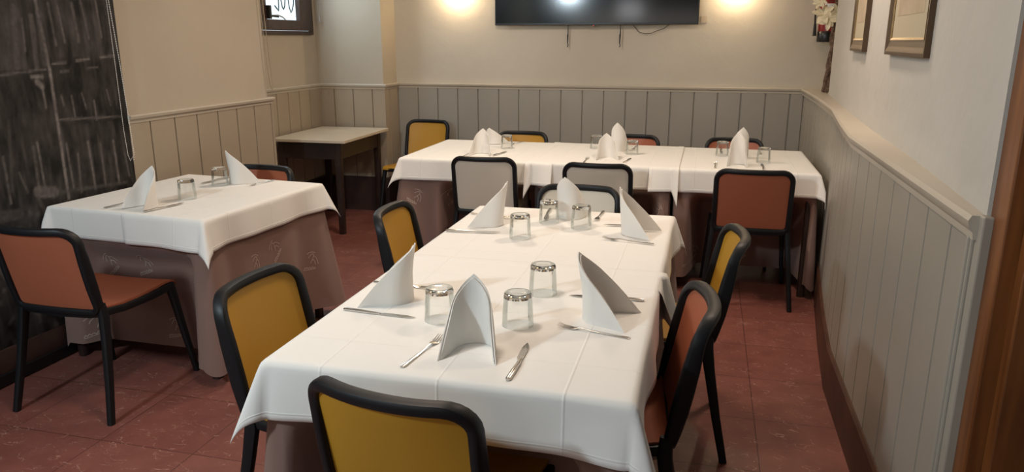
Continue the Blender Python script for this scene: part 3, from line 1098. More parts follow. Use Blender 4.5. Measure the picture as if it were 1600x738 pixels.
def add_table(cx, cy, rz, hx, hy, label, lbl_under, lbl_cloth, hang=(1, 1, 1, 1), over=0.145, tight=(1, 1), xlim=(-9, 9), sags=False, group=None, seed=0, zoff=0.0, crn=(0.19, 0.19, 0.19, 0.19)):
    """hang = cloth and skirt drop on sides (-x, +x, -y, +y)"""
    rnd = random.Random(seed)
    c, s = cos(rz), sin(rz)
    root = empty('dining_table', (cx, cy, 0), rz, label, 'table', 'restaurant tables hidden under cloths')
    mb = MB()
    mb.box(-hx + 0.006, hx - 0.006, -hy + 0.006, hy - 0.006, TOPZ - 0.034, TOPZ - 0.008)
    mb.build('tabletop', MAT['table_wood'], root, smooth=False, bevel=0.004)
    for sx in (-1, 1):
        for sy in (-1, 1):
            mb = MB()
            lx, ly = sx * (hx - 0.035), sy * (hy - 0.035)
            mb.tube([(lx, ly, TOPZ - 0.034), (lx, ly, 0.0)], (0.042, 0.042), hint=(0, 1, 0))
            mb.build('leg', MAT['table_wood'], root)
    # ---- brown under-cloth down to the floor
    ux, uy = hx - 0.002, hy - 0.002
    per = []
    R = 0.02
    ns = 60
    corners = [(-1, -1), (1, -1), (1, 1), (-1, 1)]
    for k, (sx, sy) in enumerate(corners):
        nx_, ny_ = corners[(k + 1) % 4]
        a0 = {0: pi, 1: 1.5 * pi, 2: 0, 3: 0.5 * pi}[k]
        for q in range(9):
            a = a0 + q * pi / 16
            per.append((sx * (ux - R) + R * cos(a), sy * (uy - R) + R * sin(a), cos(a), sin(a), 'c%d' % k, q / 8))
        p0 = (per[-1][0], per[-1][1])
        a1 = a0 + pi / 2
        tx, ty = nx_ * (ux - R) + R * cos(a1), ny_ * (uy - R) + R * sin(a1)
        for q in range(1, ns):
            per.append((lerp(p0[0], tx, q / ns), lerp(p0[1], ty, q / ns), cos(a1), sin(a1), 's%d' % k, q / ns))
    side_h = [hang[2], hang[1], hang[3], hang[0]]          # order of sides in the walk: -y, +x, +y, -x
    n = len(per)
    rows = 34
    ph = [rnd.uniform(0, 6.28) for _ in range(12)]
    vs = []
    for j in range(rows + 1):
        t = j / rows
        z0 = TOPZ - 0.004 - t * (TOPZ - 0.004 - 0.085)
        for i, (x, y, nx, ny, kd, q) in enumerate(per):
            k = int(kd[1])
            if kd[0] == 's':
                e = min(q, 1 - q)
                amp = 0.011 * smooth(0, 0.15, e) * side_h[k] * t ** 1.3
                rip = amp * (sin(q * 17 + ph[k]) + 0.6 * sin(q * 31 + ph[k + 4]))
                near = exp(-(e * 2 * max(hx, hy) / 0.085) ** 2)
                kk = k if q < 0.5 else (k + 1) % 4
                fl = crn[kk] if side_h[k] else 0
                fl *= near
                tg = tight[0] if k == 3 else tight[1] if k == 1 else 1
                out = (0.018 * t * tg if side_h[k] else -0.004) + rip * tg + fl * 0.32 * t
                # hollow right beside each corner fold
                out -= 0.020 * t * exp(-((e * 2 * max(hx, hy) - 0.17) / 0.07) ** 2) * side_h[k]
                px, py = x + nx * out, y + ny * out
            else:
                sa, sb = side_h[k - 1], side_h[k]
                w = (sa and sb)
                if w:
                    bump = crn[k] * t * (0.32 + 0.10 * sin(pi * q))
                    px, py = x + nx * (bump + 0.018 * t), y + ny * (bump + 0.018 * t)
                else:
                    oo = 0.03 * t
                    px = x + (nx * oo if ((abs(nx) > 0) and (hang[1] if nx > 0 else hang[0])) else -0.004 * nx)
                    py = y + (ny * oo if (hang[3] if ny > 0 else hang[2]) else -0.004 * ny)
            z = z0
            if kd[0] == 'c' and side_h[k - 1] and side_h[k]:
                z -= 0.030 * t * sin(pi * q)
            wx, wy = cx + px * c - py * s, cy + px * s + py * c
            dx, dy = chair_push(wx, wy, z)
            vs.append((wx + dx, wy + dy, z))
    fs = []
    for j in range(rows):
        for i in range(n):
            k = (i + 1) % n
            fs.append((j * n + i, j * n + k, (j + 1) * n + k, (j + 1) * n + i))
    mb = MB()
    mb.add(vs, fs)
    mb.v.append((cx, cy, TOPZ - 0.003))
    ci = len(mb.v) - 1
    for i in range(n):
        mb.f.append((ci, i, (i + 1) % n))
        mb.m.append(0)
    # woven motifs, ribbons riding 1.5 mm off the skirt
    for sd in range(4):
        if not side_h[sd]:
            continue
        idx = [i for i, p in enumerate(per) if p[4] == 's%d' % sd]
        length = 2 * (hx if sd in (0, 2) else hy)
        for m_ in range(5):
            q0 = (m_ + 0.5) / 5 + rnd.uniform(-0.05, 0.05)
            t0 = (0.40, 0.86, 0.58, 0.90, 0.42)[(m_ + seed) % 5] + rnd.uniform(-0.04, 0.03)
            rot = rnd.uniform(-0.9, 0.9)

            def surf(a, b):
                qq = max(0.01, min(0.985, q0 + a / length))
                tt = max(0.02, min(0.975, t0 - b / 0.67))
                fi = qq * (len(idx) - 1)
                i0 = int(fi)
                fj = tt * rows
                j0 = min(int(fj), rows - 1)
                A = Vector(vs[j0 * n + idx[i0]])
                B = Vector(vs[j0 * n + idx[min(i0 + 1, len(idx) - 1)]])
                C = Vector(vs[(j0 + 1) * n + idx[i0]])
                D = Vector(vs[(j0 + 1) * n + idx[min(i0 + 1, len(idx) - 1)]])
                u_, v_ = fi - i0, fj - j0
                p = A.lerp(B, u_).lerp(C.lerp(D, u_), v_)
                nrm = (B - A).cross(C - A)
                nrm.normalize()
                lo = Vector((per[idx[i0]][2] * c - per[idx[i0]][3] * s, per[idx[i0]][2] * s + per[idx[i0]][3] * c, 0))
                if nrm.dot(lo) < 0:
                    nrm = -nrm
                return p + nrm * 0.0016
            for st in STROKE_MOTIF:
                pts = []
                for (a, b), (a2, b2) in zip(st, st[1:]):
                    for g_ in range(3):
                        pts.append((lerp(a, a2, g_ / 3), lerp(b, b2, g_ / 3)))
                pts.append(st[-1])
                quad = []
                for h_, (a, b) in enumerate(pts):
                    a2, b2 = pts[min(h_ + 1, len(pts) - 1)]
                    a1, b1 = pts[max(h_ - 1, 0)]
                    d = Vector((a2 - a1, b2 - b1))
                    d = d.normalized() if d.length > 0 else Vector((1, 0))
                    w = 0.0016
                    for sg in (-1, 1):
                        aa, bb = a - d.y * w * sg, b + d.x * w * sg
                        quad.append(surf(aa * cos(rot) - bb * sin(rot), aa * sin(rot) + bb * cos(rot)))
                mb.add(quad, [(2 * h_, 2 * h_ + 1, 2 * h_ + 3, 2 * h_ + 2) for h_ in range(len(pts) - 1)], 1)
    u = mb.build('table_skirt', [MAT['brown_linen'], MAT['motif_thread']], angle=60)
    tag(u, lbl_under, 'tablecloth', 'brown under-cloths with pale motifs')
    # ---- white top cloth
    res = 0.0125
    Lx, Ly = hx + over, hy + over
    nu, nv = int(2 * Lx / res), int(2 * Ly / res)
    Re = 0.010
    phx = [rnd.uniform(0, 6.28) for _ in range(8)]
    uvs = []
    verts = []
    for j in range(nv + 1):
        for i in range(nu + 1):
            a = -Lx + 2 * Lx * i / nu
            b = -Ly + 2 * Ly * j / nv
            uvs.append((a, b))
            sa, sb = (1 if a > 0 else -1), (1 if b > 0 else -1)
            ha = hang[1] if sa > 0 else hang[0]
            hb = hang[3] if sb > 0 else hang[2]
            du = max(0, abs(a) - hx)
            dv = max(0, abs(b) - hy)
            z = TOPZ + zoff
            if sags and du > 0 and not ha:
                a = sa * (hx + du * 0.26)
            if sags and dv > 0 and not hb:
                b = sb * (hy + dv * 0.26)
            x, y = a, b
            eu = du if ha else 0
            ev = dv if hb else 0
            lift = 0
            if (du > 0 and not ha) or (dv > 0 and not hb):
                lift = 0.0018
            z += lift * (1 if (eu + ev) == 0 else 1)
            if eu > 0 or ev > 0:
                r = hypot(eu, ev)
                th = atan2(ev, eu)
                s2 = sin(2 * th) if (eu > 0 and ev > 0) else 0
                # drop along the fall
                dr = (1 - cos(min(r / Re, pi / 2))) * Re + max(0, r - Re * pi / 2)
                ot = sin(min(r / Re, pi / 2)) * Re
                wave = 0
                if s2 == 0:
                    if eu > 0:
                        wave = (0.006 * sin(b * 11 + phx[0 if sa > 0 else 1]) + 0.004 * sin(b * 23 + phx[2])) * r / over
                        # the corner fold pulls the neighbouring cloth outwards
                        wave += 0.018 * r / over * (exp(-((hy - b) / 0.09) ** 2) * (hang[3]) + exp(-((hy + b) / 0.09) ** 2) * (hang[2]))
                    else:
                        wave = (0.006 * sin(a * 11 + phx[3 if sb > 0 else 4]) + 0.004 * sin(a * 23 + phx[5])) * r / over
                        wave += 0.018 * r / over * (exp(-((hx - a) / 0.09) ** 2) * (hang[1]) + exp(-((hx + a) / 0.09) ** 2) * (hang[0]))
                fl = 0.11
                tilt = 0.26 * s2 ** 0.8 if s2 > 0 else 0
                dl = r * sin(tilt)
                dz = dr * cos(tilt) * (1 + 0.02 * s2)
                wave *= tight[1 if sa > 0 else 0]
                fl *= tight[1 if sa > 0 else 0]
                tilt *= tight[1 if sa > 0 else 0]
                base = ot * 0.5 * (1 + tight[1 if sa > 0 else 0]) + fl * r * 0.6 + wave + (0.018 * r / over if s2 > 0 else 0)
                if s2 > 0:
                    ax_, ay_ = cos(th), sin(th)
                    g_ = 0.7071
                    mixd = s2
                    dx_ = lerp(ax_, g_, mixd)
                    dy_ = lerp(ay_, g_, mixd)
                    x = sa * (hx + base * ax_ + dl * dx_)
                    y = sb * (hy + base * ay_ + dl * dy_)
                elif eu > 0:
                    x = sa * (hx + base)
                else:
                    y = sb * (hy + base)
                # where a cloth runs on over its neighbour its corner sags to a narrow tip
                sag = 0
                if eu > 0 and not hb and dv > 0:
                    sag = dv / over
                    x += sa * 0.05 * sag * eu / over
                if ev > 0 and not ha and du > 0:
                    sag = du / over
                    y += sb * 0.05 * sag * ev / over
                    x += 0
                z -= dz + (sag * 0.60 * dr if sags else 0)
                if sag and sags:
                    # sits just outside the neighbour's own fall
                    if eu > 0:
                        x += sa * 0.012
                    else:
                        y += sb * 0.012
                elif eu > 0 and dv == 0:
                    pass
            else:
                z += 0.0006 * sin(a * 9 + phx[6]) * sin(b * 8 + phx[7]) + 0.0004
            verts.append((max(xlim[0], min(xlim[1], cx + x * c - y * s)), cy + x * s + y * c, z))     # a cloth pressed flat where it meets a wall
    fs = []
    for j in range(nv):
        for i in range(nu):
            q = j * (nu + 1) + i
            fs.append((q, q + 1, q + nu + 2, q + nu + 1))
    mb = MB()
    mb.add(verts, fs)
    o = mb.build('tablecloth', MAT['white_linen'], angle=80)
    me = o.data
    ul = me.uv_layers.new(name='UVMap')
    for lp in me.loops:
        ul.data[lp.index].uv = uvs[lp.vertex_index]
    u2 = me.uv_layers.new(name='hem')
    for lp in me.loops:
        a, b = uvs[lp.vertex_index]
        u2.data[lp.index].uv = (Lx - abs(a), Ly - abs(b))
    md = o.modifiers.new('t', 'SOLIDIFY')
    md.thickness = 0.0012
    md.offset = 1
    tag(o, lbl_cloth, 'tablecloth', 'white top cloths')
    return root


add_table(-0.548, 1.915, 0.0, 0.435, 0.45, 'near half of the long central table under a white cloth',
          'brown under-cloth with pale motifs below the near half of the central table', 'white cloth on the near half of the central table, nearest the camera',
          hang=(1, 1, 1, 0), seed=1, zoff=0.0035, sags=True)
add_table(-0.548, 2.815, 0.0, 0.435, 0.45, 'far half of the long central table under a white cloth',
          'brown under-cloth below the far half of the central table', 'white cloth on the far half of the central table, meeting the near cloth',
          hang=(1, 1, 0, 1), seed=2)
add_table(-2.458, 3.175, radians(-4.6), 0.435, 0.450, 'small square table by the dark mural at the left, under a bluish white cloth',
          'brown under-cloth with pale motifs below the small left-hand table', 'white cloth on the small square table by the mural', seed=3, crn=(0.02, 0.16, 0.24, 0.03), tight=(0.15, 1), xlim=(-2.957, 9))
add_table(-1.485, 5.03, 0.0, 0.435, 0.475, 'left-hand table of the back row, beside the corner yellow chair',
          'brown under-cloth below the left-hand table of the back row', 'white cloth on the left-hand table of the back row', hang=(1, 0, 1, 1), seed=4, crn=(0.25, 0.05, 0.05, 0.2))
add_table(-0.605, 5.03, 0.0, 0.435, 0.475, 'middle table of the back row, under the television',
          'brown under-cloth below the middle table of the back row', 'white cloth on the middle table of the back row, under the television', hang=(0, 0, 1, 1), seed=5, zoff=0.0035, sags=True)
add_table(0.246, 5.03, 0.0, 0.410, 0.475, 'right-hand table of the back row, against the right wall dado',
          'brown under-cloth below the right-hand table of the back row', 'white cloth on the right-hand table of the back row, by the right wall', hang=(0, 1, 1, 1), seed=6, crn=(0.05, 0.06, 0.04, 0.05), tight=(1, 0.5), xlim=(-9, 0.694))

# bare wooden side table in the recess
st_ = empty('side_table', (-2.985, 5.66, 0), radians(1.5), 'bare side table with dark wood legs and pale laminate top in the window recess', 'table')
mb = MB()
mb.box(-0.315, 0.315, -0.455, 0.44, 0.733, 0.757)
mb.build('tabletop', MAT['laminate'], st_, smooth=False, bevel=0.004)
mb = MB()
mb.box(-0.27, 0.245, -0.40, -0.378, 0.60, 0.733)
mb.box(-0.27, 0.245, 0.378, 0.40, 0.60, 0.733)
mb.box(-0.27, -0.248, -0.38, 0.38, 0.60, 0.733)
mb.box(0.223, 0.245, -0.38, 0.38, 0.60, 0.733)
mb.build('apron', MAT['table_wood'], st_, smooth=False, bevel=0.002)
for x, y in ((-0.27, -0.40), (0.205, -0.40), (-0.27, 0.36), (0.205, 0.36)):
    mb = MB()
    mb.tube([(x + 0.02, y + 0.02, 0.733), (x + 0.02, y + 0.02, 0.0)], [(0.055, 0.055), (0.046, 0.046)], hint=(0, 1, 0), power=0.3)
    mb.build('leg', MAT['table_wood'], st_)

# ------------------------------------------------------------------ things on the tables
CZ = TOPZ + 0.0055


def make_napkin(H, Lw, spread, seed, name='folded_napkin'):
    """standing folded napkin: upright spine at the origin, two wings opening towards -y"""
    rnd = random.Random(seed)
    mb = MB()
    lean = rnd.uniform(-0.02, 0.02)

    def plan(s, wob):
        # U-shaped plan line, s in -1..1
        a = abs(s)
        sg = 1 if s > 0 else -1
        rr = 0.50                     # share of the line spent in the round bend
        R0 = Lw * rr / (pi / 2 - spread * 0.5) * 1.0
        ang = (pi / 2 - spread)
        if a < rr:
            th = a / rr * ang
            x = R0 * sin(th)
            y = -R0 * (1 - cos(th))
            return sg * x, y
        x = R0 * sin(ang)
        y = -R0 * (1 - cos(ang))
        d = (a - rr) * Lw
        x += d * sin(spread) + wob * d * d
        y -= d * cos(spread)
        return sg * x, y
    for layer in range(2):
        off = layer * 0.0055
        Hl = H * (1 - 0.045 * layer)
        cut = 1 - 0.03 * layer

        def fn(side_off):
            def f(u, v):
                s = (u * 2 - 1) * cut
                x, y = plan(s, 0.9)
                a = abs(s)
                h = Hl * (0.012 + 0.988 * (1 - (0.55 * a + 0.45 * a ** 2.2)))
                z = v * h
                # walls close towards the tip
                k = (v * h / H)
                x *= 1 - 0.22 * k ** 2.2
                y = y * (1 - 0.12 * k) + 0.016 * k ** 2
                nx, ny = (x, y + Lw * 0.5)
                l = hypot(nx, ny) or 1
                sh = -off + side_off
                x += nx / l * sh + lean * k
                y += ny / l * sh
                y += 0.0015 * sin(v * 6 + s * 5 + seed)
                return (x, y, z)
            return f
        N_, M_ = 44, 14
        b0 = mb.grid(fn(0.0014), N_, M_)
        b1 = mb.grid(fn(-0.0014), N_, M_)
        rim = [i for i in range(N_ + 1)] + [(j + 1) * (N_ + 1) - 1 for j in range(1, M_ + 1)] + [M_ * (N_ + 1) + i for i in range(N_ - 1, -1, -1)] + [j * (N_ + 1) for j in range(M_ - 1, 0, -1)]
        for a, b in zip(rim, rim[1:] + rim[:1]):
            mb.f.append((b0 + a, b0 + b, b1 + b, b1 + a))
            mb.m.append(0)
    return mb


def napkin(x, y, deg, where, H=0.18, L=0.165, spread=0.42, seed=0):
    o = make_napkin(H, L, spread, seed).build('folded_napkin', MAT['napkin_cotton'], angle=50)
    o.location = (x, y, CZ)
    o.rotation_euler = (0, 0, radians(deg))
    tag(o, 'folded white napkin ' + where, 'napkin', 'folded napkins')
    return o


def make_glass():
    root = empty('water_glass')
    mb = MB()
    H = 0.092
    prof_o = [(0.0425, 0.0), (0.0420, 0.02), (0.0405, 0.05), (0.0385, 0.078)]
    n = 40
    rings = [[(r * cos(2 * pi * k / n), r * sin(2 * pi * k / n), z) for k in range(n)] for r, z in prof_o]
    inner = [(0.0370, 0.078), (0.0388, 0.05), (0.0405, 0.02), (0.0412, 0.0)]
    rings += [[(r * cos(2 * pi * k / n), r * sin(2 * pi * k / n), z) for k in range(n)] for r, z in inner]
    mb.loft(rings, closed=True)
    mb.build('glass_wall', MAT['thin_glass'], root)
    mb = MB()
    mb.lathe([(0.002, 0.0785), (0.0370, 0.0782), (0.0385, 0.0790), (0.0378, 0.087), (0.0355, 0.0915), (0.030, 0.0925), (0.022, 0.0905), (0.002, 0.0895)], n)
    mb.build('glass_base', MAT['thick_glass'], root)
    return root


GLASS = None


def glass(x, y, where):
    global GLASS
    if GLASS is None:
        GLASS = make_glass()
        o = GLASS
    else:
        o = copy_tree(GLASS)
    o.location = (x, y, CZ + 0.0004)
    tag(o, 'upturned clear water glass ' + where, 'glass', 'upturned water glasses')
    return o


def make_fork():
    root = empty('fork')
    mb = MB()
    mb.tube([(0, 0, 0.0030), (0, 0.004, 0.0032), (0, 0.05, 0.0034), (0, 0.10, 0.0045), (0, 0.128, 0.0075), (0, 0.140, 0.0075)],
            [(0.010, 0.0025), (0.013, 0.0032), (0.010, 0.0034), (0.0062, 0.0034), (0.0052, 0.0032), (0.006, 0.003)], hint=(0, 0, 1), power=0.7)
    mb.build('handle', MAT['steel'], root)
    mb = MB()
    mb.tube([(0, 0.138, 0.0075), (0, 0.146, 0.0055), (0, 0.154, 0.0035), (0, 0.164, 0.0030)],
            [(0.006, 0.002), (0.016, 0.0018), (0.022, 0.0016), (0.0225, 0.0015)], hint=(0, 0, 1), power=0.6)
    for k in range(4):
        x = -0.0094 + k * 0.00627
        mb.tube([(x, 0.160, 0.0030), (x, 0.180, 0.0042), (x * 0.96, 0.200, 0.0100)], [(0.0034, 0.0015), (0.0030, 0.0014), (0.0014, 0.001)], hint=(0, 0, 1), seg=6)
    mb.build('tines', MAT['steel'], root)
    return root


def make_knife():
    root = empty('table_knife')
    mb = MB()
    mb.tube([(0, 0, 0.0045), (0, 0.006, 0.0048), (0.002, 0.05, 0.0050), (0.004, 0.09, 0.0050), (0.003, 0.116, 0.0045)],
            [(0.008, 0.006), (0.013, 0.0085), (0.013, 0.0085), (0.011, 0.007), (0.009, 0.004)], hint=(0, 0, 1), power=0.75)
    mb.build('handle', MAT['steel'], root)
    mb = MB()
    out = [(-0.003, 0.114), (0.0075, 0.114), (0.0085, 0.14), (0.0085, 0.175), (0.006, 0.20), (-0.002, 0.222), (-0.0075, 0.195), (-0.0085, 0.165), (-0.0075, 0.125)]
    n = len(out)
    vs = [(x, y, 0.0030) for x, y in out] + [(x, y, 0.0044) for x, y in out]
    fs = [tuple(range(n))[::-1], tuple(range(n, 2 * n))] + [(i, (i + 1) % n, n + (i + 1) % n, n + i) for i in range(n)]
    mb.add(vs, fs)
    mb.build('blade', MAT['steel'], root, smooth=False)
    return root


FORK = make_fork()
KNIFE = make_knife()
first = {'f': True, 'k': True}


def cutlery(kind, a, b, where):
    """a = handle end, b = tip (plan)"""
    P = FORK if kind == 'f' else KNIFE
    if first[kind]:
        o = P
        first[kind] = False
    else:
        o = copy_tree(P)
    d = Vector((b[0] - a[0], b[1] - a[1]))
    L = 0.200 if kind == 'f' else 0.222
    d.normalize()
    mid = ((a[0] + b[0]) / 2, (a[1] + b[1]) / 2)
    o.location = (mid[0] - d.x * L / 2, mid[1] - d.y * L / 2, CZ - 0.0012)
    o.rotation_euler = (0, 0, atan2(-d.x, d.y))
    if kind == 'f':
        tag(o, 'steel fork ' + where, 'fork', 'steel forks')
    else:
        tag(o, 'steel table knife ' + where, 'knife', 'steel table knives')
    return o


# (napkin, facing deg: way the open side's opposite, i.e. spine, points) ; diner sits on the open side
A = 'at the near end of the central table'
napkin(-0.520, 1.690, 4, A + ', open side to the camera', 0.175, 0.165, 0.12, 1)
cutlery('f', (-0.650, 1.492), (-0.620, 1.700), A)
cutlery('k', (-0.392, 1.482), (-0.396, 1.720), A + ', right of the napkin')
B = 'at the near left place of the central table'
napkin(-0.800, 1.945, -82, B, 0.18, 0.18, 0.16, 2)
cutlery('k', (-0.962, 1.819), (-0.731, 1.805), B)
cutlery('f', (-0.985, 2.075), (-0.782, 2.055), B + ', half hidden by its napkin')
C = 'at the near right place of the central table'
napkin(-0.292, 1.945, 80, C, 0.185, 0.18, 0.18, 3)
cutlery('f', (-0.139, 1.802), (-0.360, 1.850), C + ', in front of the napkin')
cutlery('k', (-0.132, 2.104), (-0.369, 2.096), C + ', passing behind the napkin')
D = 'at the far left place of the central table'
napkin(-0.785, 2.920, -84, D, 0.18, 0.175, 0.16, 4)
cutlery('k', (-0.983, 2.751), (-0.756, 2.777), D)
cutlery('f', (-0.980, 3.080), (-0.778, 3.030), D + ', behind the napkin')
Ee = 'at the far right place of the central table'
napkin(-0.295, 2.915, 78, Ee, 0.18, 0.18, 0.20, 5)
cutlery('f', (-0.146, 2.750), (-0.365, 2.790), Ee + ', in front of the napkin')
cutlery('k', (-0.155, 3.030), (-0.385, 3.006), Ee + ', behind the napkin')
F = 'at the far end of the central table'
napkin(-0.542, 3.070, 176, F + ', before the white chair', 0.185, 0.165, 0.08, 6)
cutlery('f', (-0.415, 3.262), (-0.422, 3.070), F)
cutlery('k', (-0.652, 3.245), (-0.632, 3.020), F + ', seen through a glass')
glass(-0.668, 1.815, 'half behind the nearest napkin of the central table')
glass(-0.453, 1.830, 'nearest the camera on the central table, right of the nearest napkin')
glass(-0.442, 2.100, 'near the middle of the central table, in the second row')
glass(-0.667, 2.728, 'beside the far left napkin of the central table')
glass(-0.610, 3.005, 'left of the napkin at the far end of the central table')
glass(-0.464, 2.945, 'right of the napkin at the far end of the central table')

L1 = 'on the small left-hand table, near side'
napkin(-2.455, 2.885, -8, L1, 0.18, 0.16, 0.14, 7)
cutlery('f', (-2.625, 2.765), (-2.595, 2.960), L1)
cutlery('k', (-2.390, 2.735), (-2.345, 2.955), L1)
L2 = 'on the small left-hand table, far side'
napkin(-2.430, 3.440, 150, L2, 0.18, 0.165, 0.16, 8)
cutlery('f', (-2.262, 3.585), (-2.298, 3.400), L2)
cutlery('k', (-2.545, 3.600), (-2.580, 3.395), L2)
glass(-2.403, 3.051, 'at the middle of the small left-hand table, nearer the camera')
glass(-2.464, 3.396, 'on the small left-hand table beside its far napkin')

K1 = 'on the left-hand table of the back row, near side'
napkin(-1.445, 4.845, 6, K1, 0.165, 0.165, 0.14, 9)
cutlery('f', (-1.528, 4.640), (-1.522, 4.835), K1)
cutlery('k', (-1.345, 4.740), (-1.305, 4.960), K1)
K2 = 'on the left-hand table of the back row, far side'
napkin(-1.520, 5.300, 165, K2 + ', half hidden', 0.12, 0.165, 0.40, 10)
cutlery('f', (-1.320, 5.480), (-1.370, 5.290), K2)
glass(-1.350, 5.120, 'on the left-hand table of the back row')
M1 = 'on the middle table of the back row, near side'
napkin(-0.612, 4.870, 10, M1, 0.155, 0.17, 0.10, 11)
cutlery('f', (-0.718, 4.600), (-0.723, 4.800), M1)
cutlery('k', (-0.475, 4.650), (-0.450, 4.860), M1)
M2 = 'on the middle table of the back row, far side'
napkin(-0.575, 5.140, 176, M2 + ', taller', 0.20, 0.155, 0.08, 12)
cutlery('f', (-0.470, 5.440), (-0.475, 5.250), M2)
glass(-0.735, 5.260, 'left of the napkins on the middle table of the back row')
glass(-0.462, 5.045, 'right of the napkins on the middle table of the back row')
R1 = 'on the right-hand table of the back row, near side'
napkin(0.215, 4.800, -6, R1, 0.195, 0.15, 0.08, 13)
cutlery('f', (0.075, 4.600), (0.078, 4.800), R1)
cutlery('k', (0.350, 4.610), (0.355, 4.830), R1)
R2 = 'on the right-hand table of the back row, far side'
napkin(0.225, 5.020, 178, R2, 0.205, 0.145, 0.08, 14)
cutlery('k', (0.122, 5.450), (0.118, 5.230), R2)
cutlery('f', (0.375, 5.440), (0.372, 5.250), R2)
glass(0.122, 5.140, 'left of the napkins on the right-hand table of the back row')
glass(0.368, 4.900, 'right of the napkins on the right-hand table of the back row')

# ------------------------------------------------------------------ television and its leads
tv = empty('television', (-0.945, YB, 1.622), 0, 'large flat black television on the back wall', 'television')
mb = MB()
mb.box(-0.845, 0.845, -0.075, -0.045, 0.0, 0.965)
mb.box(-0.55, 0.55, -0.045, -0.015, 0.12, 0.8)
mb.build('case', MAT['bezel_black'], tv, smooth=False, bevel=0.004)
mb = MB()
mb.box(-0.835, 0.835, -0.0775, -0.0745, 0.018, 0.955)
mb.build('screen', MAT['screen_black'], tv, smooth=False)
mb = MB()
mb.box(-0.25, 0.25, -0.02, -0.001, 0.25, 0.65)
mb.build('wall_bracket', MAT['bezel_black'], tv, smooth=False)
mb = MB()
mb.box(-0.022, 0.022, -0.072, -0.055, -0.006, 0.001, 0)
mb.build('sensor', MAT['bezel_black'], tv, smooth=False)
mb = MB()
mb.box(-0.006, 0.004, -0.074, -0.066, -0.008, -0.003)
mb.build('standby_light', MAT['red_light'], tv, smooth=False)
for x, lab in ((-0.215, 'left'), (0.222, 'right')):
    mb = MB()
    mb.tube([(x, -0.05, 0.01), (x, -0.05, -0.07), (x - 0.002, -0.05, -0.08), (x - 0.003, -0.05, -0.14), (x - 0.004, -0.05, -0.150)], [(0.006, 0.003), (0.009, 0.004), (0.013, 0.004), (0.009, 0.004), (0.006, 0.003)], hint=(0, 1, 0), seg=8)
    mb.tube([(x - 0.003, -0.05, -0.150), (x + 0.003, -0.052, -0.163), (x - 0.004, -0.05, -0.178)], (0.007, 0.006), hint=(0, 1, 0), seg=8)
    mb.build('release_cord', MAT['strap_black'], tv)
mb = MB()
mb.tube([(0.305, -0.03, 0.02), (0.33, -0.03, -0.01), (0.37, -0.028, -0.055), (0.42, -0.025, -0.070), (0.47, -0.025, -0.066), (0.52, -0.025, -0.045), (0.57, -0.028, -0.030), (0.61, -0.03, 0.0), (0.62, -0.03, 0.03)], (0.005, 0.005), hint=(0, 1, 0), seg=8)
mb.build('power_lead', MAT['strap_black'], tv)
mb = MB()
mb.box(-0.085, -0.035, YB - 0.003, YB - 0.0002, 1.635, 1.69)
tag(mb.build('tape_patch', MAT['tape'], smooth=False), 'small square of beige tape on the wall right of the television', 'tape')

# ------------------------------------------------------------------ wall lamps above the frame
for x, lab in ((-2.13, 'wall lamp washing light down the back wall left of the television'), (0.178, 'wall lamp washing light down the back wall right of the television')):
    w = empty('wall_lamp', (x, YB, 1.93), 0, lab, 'wall lamp', 'half-bowl wall lamps on the back wall')
    mb = MB()
    n = 20
    rings = []
    for r, z in ((0.125, 0.0), (0.135, 0.06), (0.135, 0.13)):
        rings.append([(r * cos(pi + pi * k / n), r * sin(pi + pi * k / n), z) for k in range(n + 1)] + [((r - 0.006) * cos(2 * pi - pi * k / n), (r - 0.006) * sin(2 * pi - pi * k / n), z) for k in range(n + 1)])
    mb.loft(rings)
    mb.build('lamp_shade', MAT['sconce_plaster'], w)
    mb = MB()
    mb.box(-0.05, 0.05, -0.012, -0.001, 0.0, 0.13)
    mb.box(-0.012, 0.012, -0.06, -0.01, 0.055, 0.075)
    mb.build('back_plate', MAT['sconce_plaster'], w, smooth=False)
    mb = MB()
    mb.lathe([(0.004, 0.0), (0.018, 0.008), (0.025, 0.03), (0.018, 0.05), (0.010, 0.065)], 14, c=(0, -0.07, 0.03))
    mb.build('bulb', MAT['bulb'], w)
    l = bpy.data.lights.new('bulb_light', 'POINT')
    l.energy = 9
    l.color = (1.0, 0.76, 0.48)
    l.shadow_soft_size = 0.02
    lo = bpy.data.objects.new('bulb_light', l)
    COL.objects.link(lo)
    lo.parent = w
    lo.location = (0, -0.075, 0.0)

# ------------------------------------------------------------------ framed prints on the right wall


